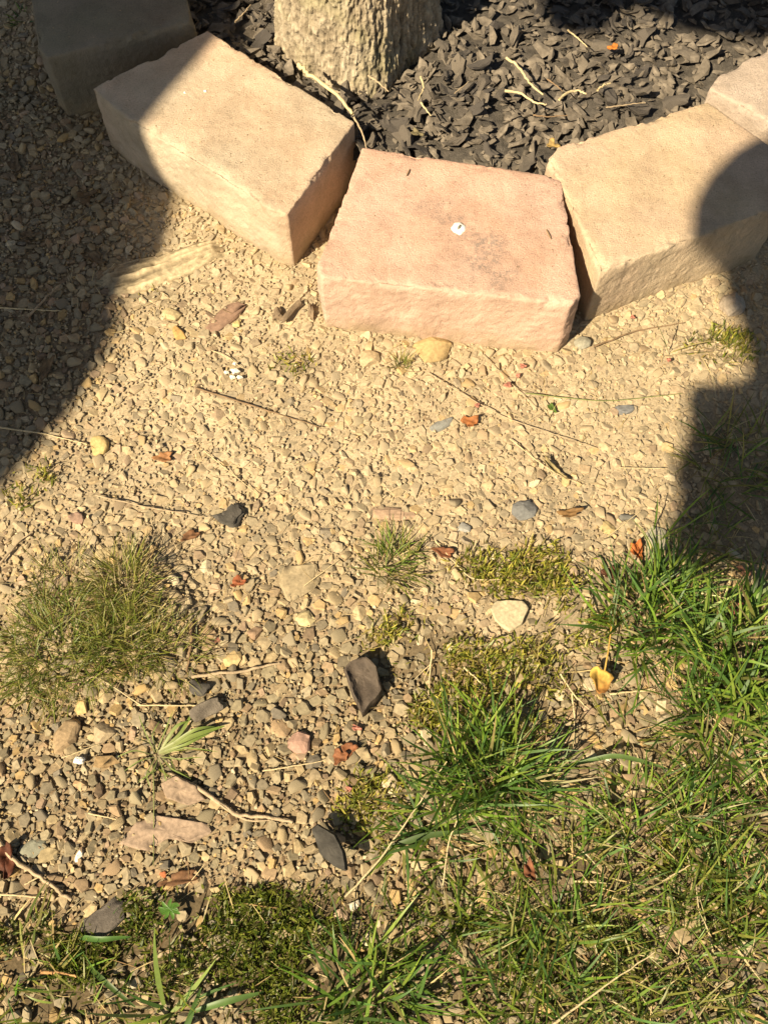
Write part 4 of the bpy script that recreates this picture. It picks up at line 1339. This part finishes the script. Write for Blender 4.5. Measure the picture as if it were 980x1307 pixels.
def twig(name, pts, r, m, label, z=0.006, mulch=False, cat=None, forks=(), r1=None):
    def pt(x, y):
        if mulch:
            p = at(x, y, MZ + 0.018 + z)
            return p
        return on(x, y, z)
    P = np.array([pt(*q_) for q_ in pts])
    nseg = max(8, len(pts) * 5)
    t = np.linspace(0, len(P) - 1, nseg)
    Q = np.stack([np.interp(t, np.arange(len(P)), P[:, k]) for k in range(3)], 1)
    for _ in range(3):
        Q[1:-1] = 0.25 * Q[:-2] + 0.5 * Q[1:-1] + 0.25 * Q[2:]
    rs = np.random.default_rng(int(abs(P[0, 0] * 1e4)) + 3)
    Q[1:-1] += rs.normal(0, r * 0.25, (nseg - 2, 3))
    rr = np.linspace(r, r1 if r1 is not None else r * 0.5, nseg) * rs.uniform(0.88, 1.12, nseg)
    base = Q[nseg // 2].copy()
    v, f = tube_arrays(Q - base, rr, 6)
    # round off the ends
    me = np_mesh(name, v, f)
    o = link(name, me, m, None, tuple(base))
    tag(o, label, cat or ('twig' if name == 'twig' else 'straw'), 'twigs and straws lying about')
    for k, fk in enumerate(forks):
        P2 = np.array([pt(*q_) for q_ in fk]) - base
        v, f = tube_arrays(np.stack([np.interp(np.linspace(0, len(P2) - 1, 6), np.arange(len(P2)), P2[:, j]) for j in range(3)], 1), np.linspace(r * 0.6, r * 0.3, 6), 5)
        link('side_shoot', np_mesh('side_shoot', v, f), m, o)
    return o


twig('twig', [(250, 495), (330, 520), (410, 546)], 0.0013, M_TWIG, 'thin dark brown stem slanting across the upper gravel')
twig('straw', [(-5, 545), (55, 553), (112, 567)], 0.0011, M_STRAW, 'pale straw lying half in the wide shadow')
twig('straw', [(122, 632), (190, 648), (262, 660)], 0.0010, M_WEATH, 'long thin stem left of the small black chip')
twig('straw', [(260, 575), (296, 604), (330, 632)], 0.0006, M_STRAW, 'hair thin straw above the small black chip')
twig('straw', [(270, 447), (292, 456), (310, 470)], 0.0007, M_STRAW, 'short bent straw by the white lichen')
twig('twig', [(545, 475), (635, 530), (760, 572)], 0.0008, M_WEATH, 'long thin stem crossing the gravel below the pink block')
twig('straw', [(615, 452), (655, 492), (695, 530)], 0.0006, M_WEATH, 'hair thin stem crossing the long thin one')
twig('stem', [(670, 502), (770, 513), (870, 502)], 0.0008, M_GSTEM, 'long green stem lying level across the gravel', cat='stem')
twig('twig', [(758, 442), (810, 422), (872, 412)], 0.0013, M_TWIG, 'dark twig in front of the yellow tan block')
twig('straw', [(790, 597), (850, 598)], 0.0006, M_STRAW, 'short level straw left of the square shadow')
twig('straw', [(775, 685), (797, 668), (817, 652)], 0.0007, M_STRAW, 'short slanting straw above the tall bright tuft')
twig('twig', [(245, 864), (310, 856), (357, 846)], 0.0020, M_WEATH, 'thick weathered stick beside the blue grey chip', r1=0.0012)
twig('straw', [(175, 900), (280, 901)], 0.0009, M_STRAW, 'level pale straw above the pale green weed')
twig('twig', [(245, 795), (243, 830), (239, 858)], 0.0022, M_TWIG, 'upright brown twig right of the olive tufts')
twig('straw', [(388, 748), (432, 715)], 0.0007, M_STRAW, 'slanting straw left of the small bright tuft')
twig('straw', [(80, 967), (127, 950)], 0.0008, M_STRAW, 'short pale straw right of the oblong pebble')
twig('twig', [(218, 988), (265, 1013), (300, 1040), (340, 1042), (374, 1050)], 0.0024, M_WEATH, 'bent tan twig lying over the pink slabs', r1=0.0016, forks=([(265, 1013), (285, 1030), (300, 1041)], [(300, 1040), (318, 1048), (345, 1047)]))
twig('twig', [(-4, 1068), (15, 1097), (55, 1122), (92, 1149)], 0.0024, M_WEATH, 'crooked tan twig entering from the picture edge', r1=0.0016)
twig('straw', [(-4, 1141), (60, 1146)], 0.0010, M_STRAW, 'level straw under the crooked tan twig')
twig('straw', [(32, 1129), (52, 1118)], 0.0010, M_STRAW, 'tiny bright straw crossing the crooked tan twig')
twig('straw', [(113, 1038), (150, 1046)], 0.0009, M_STRAW, 'short straw left of the pink slabs')
twig('straw', [(335, 984), (375, 978), (412, 971)], 0.0009, M_STRAW, 'faintly curved straw below the rough pink pebble')
twig('stem', [(196, 975), (197, 1040), (196, 1105)], 0.0007, M_GSTEM, 'thin upright stem hanging from the pale weed', cat='stem')
twig('straw', [(440, 1145), (490, 1092), (570, 972)], 0.0012, M_STRAW, 'long pale straw leaning over the flattened tuft', z=0.03)
twig('straw', [(565, 1130), (572, 1075), (587, 1037)], 0.0010, M_STRAW, 'pale upright straw in the flattened tuft', z=0.03)
twig('straw', [(702, 1310), (760, 1267), (835, 1215)], 0.0012, M_STRAW, 'long pale straw slanting through the bottom lawn', z=0.035)
twig('straw', [(845, 1125), (880, 1104)], 0.0010, M_STRAW, 'short bright straw in the bare lawn gap', z=0.02)
twig('straw', [(777, 886), (806, 883), (836, 880)], 0.0012, M_STRAW, 'short thick straw right of the yellow leaf')
twig('straw', [(551, 830), (549, 858), (547, 887)], 0.0012, M_STRAW, 'forked pale straw standing on olive moss', z=0.01, forks=([(549, 848), (538, 858), (528, 868)], [(549, 850), (543, 862), (539, 873)]))
twig('straw', [(592, 852), (605, 863), (618, 876)], 0.0011, M_STRAW, 'short pale straw on the moss above the lone tuft', z=0.01)
twig('straw', [(715, 860), (730, 885), (752, 906)], 0.0010, M_STRAW, 'bent pale straw left of the yellow leaf', z=0.01)
twig('straw', [(730, 885), (733, 920), (731, 955)], 0.0009, M_STRAW, 'thin upright straw below the bent one', z=0.01)
twig('straw', [(608, 690), (602, 706), (597, 723)], 0.0009, M_STRAW, 'small straw between the small tuft and the moss')
twig('twig', [(52, 1240), (75, 1241), (98, 1247)], 0.0020, plain('twig_orange', (0.42, 0.23, 0.10), 0.8, 0.3, 100), 'orange brown twig in the bottom moss', z=0.012)
twig('straw', [(555, 690), (600, 740), (640, 740)], 0.0008, M_STRAW, 'kinked straw right of the small bright tuft')
twig('straw', [(180, 900), (120, 860), (100, 880)], 0.0007, M_STRAW, 'kinked straw at the lower rim of the wide olive tuft')
twig('twig', [(0, 720), (25, 690), (40, 680)], 0.0014, M_WEATH, 'grey twig at the picture edge above the wide olive tuft')
twig('twig', [(35, 405), (60, 380), (75, 365)], 0.0018, M_WEATH, 'grey twig lying in the wide shadow')
twig('straw', [(0, 393), (40, 395), (80, 397)], 0.0010, M_STRAW, 'level straw deep in the wide shadow')
twig('straw', [(650, 560), (700, 600), (745, 620)], 0.0006, M_STRAW, 'hair thin straw by the curled tan leaf')
# on the mulch
twig('stalk', [(381, 82), (395, 95), (430, 120), (450, 146)], 0.0030, M_STRAW, 'curved tan stalk reaching over the corner of the tan block', 0.03, True, 'stalk', r1=0.0022)
twig('stalk', [(452, 150), (464, 172), (468, 190)], 0.0016, M_WEATH, 'thin brown end of stalk in the gap between the blocks', 0.012, True, 'stalk')
twig('straw', [(646, 74), (661, 84), (674, 105), (693, 121)], 0.0020, M_STRAW, 'longest curved pale straw on the mulch', 0.004, True, r1=0.0012)
twig('straw', [(644, 116), (663, 118), (684, 132), (697, 133)], 0.0020, M_STRAW, 'curved pale straw below the longest one', 0.004, True, r1=0.001)
twig('straw', [(713, 127), (725, 117), (738, 115), (748, 120)], 0.0022, M_STRAW, 'arched pale straw on the mulch', 0.006, True, r1=0.001)
twig('straw', [(724, 38), (737, 49), (749, 60)], 0.0014, M_STRAW, 'short straight straw above the others on the mulch', 0.004, True)
twig('straw', [(698, 101), (708, 108), (718, 117)], 0.0012, M_TWIG, 'orange brown stem meeting the arched straw', 0.004, True)
twig('straw', [(773, 137), (797, 134), (823, 131)], 0.0010, M_WEATH, 'thin level straw behind the yellow tan block', 0.006, True)
twig('straw', [(680, 147), (700, 149), (724, 147)], 0.0012, M_TWIG, 'thin brown stem behind the pink block', 0.005, True)
twig('straw', [(762, 115), (770, 108), (779, 106)], 0.0018, M_STRAW, 'small bent straw right of the arched one', 0.006, True)
twig('straw', [(537, 98), (541, 113), (533, 128)], 0.0016, M_STRAW, 'crooked pale straw near the right foot of the trunk', 0.006, True)
twig('straw', [(537, 131), (550, 148)], 0.0014, M_STRAW, 'short straw under the crooked one', 0.006, True)
twig('straw', [(580, 119), (598, 104)], 0.0010, M_WEATH, 'short slanting straw in the open mulch', 0.006, True)
twig('straw', [(470, 96), (483, 105), (496, 117)], 0.0016, M_WEATH, 'brown stem leaning on the foot of the trunk', 0.012, True)
twig('twig', [(300, 28), (310, 18), (320, 6)], 0.0012, M_WEATH, 'thin reddish twig in shadow behind the tan block', 0.015, True)

# ------------------------------------------------------------------ leaves, flecks and other small things
M_BIT = attr_mat('leaf_bit', rough=0.7, spec=0.3, grain=200, gvar=0.35, translucent=0.2, bs=0.3)


def scrap(name, px, py, length, width, ang, color, label, cat, seed, curl=0.35, lift=0.006, mulch=False, tipc=None, lobes=0.42, thick=0.0006):
    r = np.random.default_rng(seed)
    p = at(px, py, MZ + 0.018) if mulch else on(px, py, lift)
    sc = (np.linalg.norm(at(px + 50, py) - at(px - 50, py))) / 100
    a, b = length * sc / 2, width * sc / 2
    nr, na = 5, 22
    V = [(0, 0, 0)]
    ph = r.uniform(0, 6, 3)
    for i in range(1, nr + 1):
        for j in range(na):
            t = 2 * math.pi * j / na
            e = 1 + lobes * (math.sin(3 * t + ph[0]) * 0.5 + math.sin(5 * t + ph[1]) * 0.35 + math.sin(9 * t + ph[2]) * 0.2)
            x, y = a * math.cos(t) * e * i / nr, b * math.sin(t) * e * i / nr
            V.append((x, y, curl * (y * y / b * 0.9 + x * x / a * 0.35) + 0.10 * b * math.sin(x / a * 5 + ph[2]) + 0.10 * b * math.sin(y / b * 6 + x / a * 4 + ph[1])))
    V = np.array(V)
    F = []
    for j in range(na):
        F.append((0, 1 + j, 1 + (j + 1) % na))
    for i in range(nr - 1):
        for j in range(na):
            q0, q1 = 1 + i * na + j, 1 + i * na + (j + 1) % na
            F.append((q0, q0 + na, q1 + na)); F.append((q0, q1 + na, q1))
    F = np.array(F)
    nv = len(V)
    V2 = np.concatenate([V, V - np.array([0, 0, thick])])
    Fs = [F, F[:, ::-1] + nv]
    k0 = 1 + (nr - 1) * na
    rim = []
    for j in range(na):
        q0, q1 = k0 + j, k0 + (j + 1) % na
        rim.append((q1, q0, q0 + nv)); rim.append((q1, q0 + nv, q1 + nv))
    F2 = np.concatenate(Fs + [np.array(rim)])
    s = np.clip((V2[:, 0] / a + 1) / 2, 0, 1)[:, None]
    c = np.array(color)[None] * (1 - s) + np.array(tipc if tipc is not None else color)[None] * s
    c = c * (0.8 if name == 'leaf' else 1) * (1 + 0.6 * fbm(V2[:, 0] * 300, V2[:, 1] * 300, seed=seed, oct=2))[:, None]
    o = link(name, np_mesh(name, V2, F2, c), M_BIT, None, (p[0], p[1], p[2]))
    o.rotation_euler = (r.normal(0, 0.12), r.normal(0, 0.12), math.radians(ang))
    tag(o, label, cat)
    return o


yl = scrap('leaf', 765, 868, 34, 26, -75, (0.95, 0.66, 0.16), 'yellow fallen leaf with a long thin stem', 'leaf', 1, 0.5, 0.022, tipc=(0.42, 0.17, 0.05), lobes=0.20)
Pst = np.array([on(771, 858, 0.024), on(776, 830, 0.026), on(780, 800, 0.024)])
yl_inv = Vector(yl.location)
v, f = tube_arrays(Pst, [0.0010, 0.0009, 0.0008], 6)
st = link('stem', np_mesh('stem', v - Pst[0], f), plain('leaf_stem', (0.50, 0.30, 0.08), 0.6, 0.2, 100))
st.parent = yl
bpy.context.view_layer.update()
st.matrix_parent_inverse = yl.matrix_basis.inverted()
st.location = tuple(Pst[0])
scrap('leaf', 705, 598, 38, 9, -42, (0.46, 0.36, 0.18), 'narrow curled tan leaf in the dusty gravel', 'leaf', 2, 0.6, 0.008)
scrap('leaf', 727, 655, 30, 12, 12, (0.30, 0.17, 0.07), 'pointed brown leaf right of the slate grey pebble', 'leaf', 3, 0.4)
scrap('leaf', 600, 538, 22, 15, -10, (0.45, 0.17, 0.06), 'rust orange leaf scrap below the pink block', 'leaf', 4, 0.4)
scrap('leaf', 209, 584, 22, 14, 10, (0.45, 0.22, 0.10), 'orange leaf scrap in the upper gravel', 'leaf', 5, 0.4)
scrap('leaf', 304, 743, 18, 14, 20, (0.40, 0.13, 0.06), 'dark red leaf scrap in the middle gravel', 'leaf', 6, 0.5)
scrap('leaf', 445, 958, 24, 16, 50, (0.33, 0.13, 0.06), 'torn rust leaf piece beside the tan chip', 'leaf', 7, 0.4)
scrap('leaf', 434, 966, 20, 18, 10, (0.30, 0.12, 0.055), 'second torn rust leaf piece touching the first', 'leaf', 8, 0.4)
scrap('leaf', 812, 702, 16, 24, 0, (0.55, 0.17, 0.05), 'bright orange leaf scrap above the tall bright tuft', 'leaf', 9, 0.4)
scrap('leaf', 778, 732, 20, 16, 10, (0.14, 0.055, 0.03), 'dark maroon leaf scrap left of the tall bright tuft', 'leaf', 10, 0.4)
scrap('leaf', 948, 730, 18, 12, -25, (0.50, 0.24, 0.15), 'salmon leaf scrap at the lower edge of the square shadow', 'leaf', 11, 0.3, 0.01)
scrap('leaf', 938, 775, 22, 14, 15, (0.60, 0.20, 0.15), 'red and pink leaf scrap above the dense dark green tuft', 'leaf', 12, 0.3, 0.02)
scrap('leaf', 566, 705, 26, 14, -10, (0.30, 0.12, 0.06), 'rust leaf right of the small bright tuft', 'leaf', 13, 0.4)
scrap('leaf', 676, 1112, 14, 26, 10, (0.26, 0.10, 0.05), 'dark rust leaf caught in the lower lawn', 'leaf', 14, 0.4, 0.025)
scrap('leaf', 230, 1122, 46, 16, 15, (0.24, 0.12, 0.06), 'brown leaf at the line between gravel and moss', 'leaf', 15, 0.35)
scrap('leaf', 243, 684, 24, 12, 30, (0.28, 0.14, 0.07), 'brown leaf shred above the shadow of the dry clump', 'leaf', 16, 0.4)
scrap('leaf', 782, 61, 12, 12, 0, (0.62, 0.22, 0.05), 'small bright orange leaf fleck on the mulch', 'leaf', 17, 0.3, mulch=True)
scrap('leaf', 532, 145 + 25, 14, 12, 0, (0.30, 0.25, 0.14), 'pale dry flake behind the pink block', 'leaf', 18, 0.3, mulch=True)
scrap('leaf', 705, 186, 16, 12, 0, (0.50, 0.34, 0.13), 'crumpled tan leaf bit at the corner of the yellow tan block', 'leaf', 19, 0.6, mulch=True)
scrap('leaf', 704, 521, 14, 8, -50, (0.12, 0.20, 0.04), 'small green leaf on the gravel above the green stem', 'leaf', 20, 0.4)
scrap('leaf', 0 + 8, 1098, 24, 40, 10, (0.13, 0.04, 0.02), 'dark maroon leaf at the picture edge by the crooked twig', 'leaf', 21, 0.4)
for k, (x, y, lab) in enumerate([(38, 300, 'brown leaf scrap deep in the wide shadow'), (110, 250, 'small brown leaf beside the foot of the dark block'), (60, 470, 'dry leaf scrap low in the wide shadow'), (20, 210, 'curled brown leaf at the picture edge in the wide shadow'), (120, 330, 'brown leaf near the shaded end of the root')]):
    scrap('leaf', x, y, 24 + 5 * k, 14, 37 * k, (0.24, 0.16, 0.085), lab, 'leaf', 60 + k, 0.4)
for k, (x, y, w_, h_, lab) in enumerate([(667, 467, 11, 9, 'pink red fleck below the pink block'), (648, 491, 13, 11, 'larger pink red fleck left of the gravel centre'), (609, 517, 9, 8, 'faint red fleck near the grey sliver'), (661, 479, 8, 7, 'tiny red fleck between two larger ones'),
                                         (455, 929, 9, 18, 'bright red oblong fleck below the large brown chip'), (278, 817, 9, 10, 'bright pink red fleck beside the brown chip'), (853, 459, 8, 7, 'red fleck near the short yellowish grass'), (807, 404, 8, 7, 'faint red fleck in front of the yellow tan block'),
                                         (445, 1007, 11, 9, 'brick red fleck at the lower gravel edge')]):
    scrap('paint_fleck', x, y, w_ * 0.7, h_ * 0.7, 20 * k, (0.46, 0.19, 0.14), lab, 'fleck', 30 + k, 0.15, 0.009, thick=0.0015)

# white bird dropping with a dark grey centre on the pink block, and small marks
M_WHITE = plain('white_dropping', (0.82, 0.80, 0.74), 0.6, 0.06, 80, 0.3)
M_DGREY = plain('grey_dropping', (0.20, 0.19, 0.16), 0.7, 0.3, 200)


def blob(name, px, py, z, rx, ry, h, m, seed, parent=None, lobes=0.15):
    p = at(px, py, z)
    r = random.Random(seed)
    ph = [r.uniform(0, 6) for _ in range(3)]
    nr, na = 6, 26
    V = [(0, 0, h)]
    F = []
    for i in range(1, nr + 1):
        for j in range(na):
            t = 2 * math.pi * j / na
            e = 1 + lobes * (math.sin(4 * t + ph[0]) * 0.6 + math.sin(7 * t + ph[1]) * 0.4)
            q_ = i / nr
            V.append((rx * q_ * e * math.cos(t), ry * q_ * e * math.sin(t), h * (1 - q_ ** 3) * (0.8 + 0.2 * math.sin(5 * t + 3 * q_)) - (0.0015 if i == nr else 0)))
    for j in range(na): F.append((0, 0 + 1 + j, 1 + (j + 1) % na))
    for i in range(nr - 1):
        for j in range(na):
            a0, a1 = 1 + i * na + j, 1 + i * na + (j + 1) % na
            F.append((a0, a0 + na, a1 + na)); F.append((a0, a1 + na, a1))
    loc = p if parent is None else p - np.array(parent.location)
    return link(name, np_mesh(name, np.array(V), np.array(F)), m, parent, tuple(loc))


bd = blob('bird_dropping', 585, 291, ZT + 0.0005, 0.0092, 0.0095, 0.0022, M_WHITE, 1, None, 0.11)
tag(bd, 'white bird dropping with grey centre on the pink block', 'dropping')
gcn = blob('grey_centre', 586, 290, ZT + 0.0022, 0.0020, 0.0042, 0.0022, M_DGREY, 2, bd); gcn.rotation_euler = (0, 0, -0.5)
tag(blob('white_speck', 598, 399, 0.052, 0.0032, 0.0026, 0.004, M_WHITE, 3), 'small white speck on the front face of the pink block', 'speck')
for k, (x, y, s_) in enumerate([(262, 116, 0.0022), (236, 118, 0.0017)]):
    tag(blob('white_speck', x, y, ZT + 0.0005, s_, s_ * 0.8, 0.001, M_WHITE, 5 + k), ('small white speck on the top of the tan block', 'smaller white speck near the shadow edge on the tan block')[k], 'speck')
M_LICH = plain('white_lichen', (0.78, 0.74, 0.62), 0.8, 0.15, 200, 0.6)
for k, (x, y, s_) in enumerate([(300, 473, 0.0055), (297, 481, 0.0035), (289, 475, 0.003), (306, 481, 0.0035), (300, 464, 0.0025)]):
    q_ = on(x, y, 0.006)
    b_ = blob('lichen_flake', x, y, q_[2], s_, s_ * 0.6, 0.003, M_LICH, 9 + k, None, 0.4)
    tag(b_, ('largest white lichen flake in the gravel below the tan block', 'lowest white lichen flake of the patch', 'leftmost white lichen flake of the patch', 'rightmost white lichen flake of the patch', 'topmost small white lichen flake of the patch')[k], 'lichen', 'white lichen flakes')
tag(blob('white_speck', 101, 970, on(101, 970)[2] + 0.008, 0.006, 0.004, 0.003, M_WHITE, 15), 'bright white crumb right of the oblong pebble', 'speck')
for k, (pts, lab) in enumerate([([(519, 224), (523, 216)], 'tiny dark twig near the back edge of the pink block'), ([(697, 293), (703, 305)], 'tiny dark twig near the side edge of the pink block')]):
    P = np.array([at(x, y, ZT + 0.0015) for x, y in pts])
    v, f = tube_arrays(np.linspace(P[0], P[1], 4) - P[0], [0.0007, 0.0012, 0.0012, 0.0006], 5)
    tag(link('twig', np_mesh('twig', v, f), M_TWIG, None, tuple(P[0])), lab, 'twig')

# weathered root breaking the surface below the tan block
ra, rb = on(120, 372), on(292, 312)
L_ = np.linalg.norm(rb - ra)
nu, nv = 90, 30
uu, vv = np.meshgrid(np.linspace(0, 1, nu), np.linspace(-1, 1, nv), indexing='ij')
dr = (rb - ra) / L_; sdv = np.array([-dr[1], dr[0], 0]); sdv /= np.linalg.norm(sdv)
wid = 0.026 * (0.75 + 0.35 * np.sin(uu * 3 + 0.5)) * (1 + 0.15 * fbm(uu * 6, uu * 0, seed=81, oct=2))
hh = 0.011 * np.sqrt(np.clip(1 - vv ** 2, 0, 1)) * np.clip(uu * 7, 0.2, 1) * np.clip((1 - uu) * 8, 0.2, 1)
gr_ = fbm(uu * 3, vv * 7, seed=83, oct=4)
hh = hh + 0.004 * gr_ - 0.0035 * np.clip(1 - np.abs(vnoise(uu * 3, vv * 6 + 0.7 * uu, seed=84)) / 0.12, 0, 1)
RV = ra + uu[..., None] * (rb - ra) + (vv * wid)[..., None] * sdv
RV[..., 2] = gz(RV[..., 0], RV[..., 1]) + hh - 0.003 - 0.01 * (np.abs(vv) > 0.97)
cc = (np.array([0.37, 0.295, 0.19]) * (1 + 0.9 * gr_[..., None] - 0.4 * np.clip(1 - np.abs(vnoise(uu * 3, vv * 6 + 0.7 * uu, seed=84)) / 0.12, 0, 1)[..., None])).reshape(-1, 3)
base = np.array(ra)
tag(link('root', np_mesh('root', RV.reshape(-1, 3) - base, grid_faces(nu, nv), cc), attr_mat('weathered_wood', 0.9, 0.15, 180, 0.35, bs=0.5), None, tuple(base)), 'weathered pale root surfacing at the foot of the tan block', 'root')
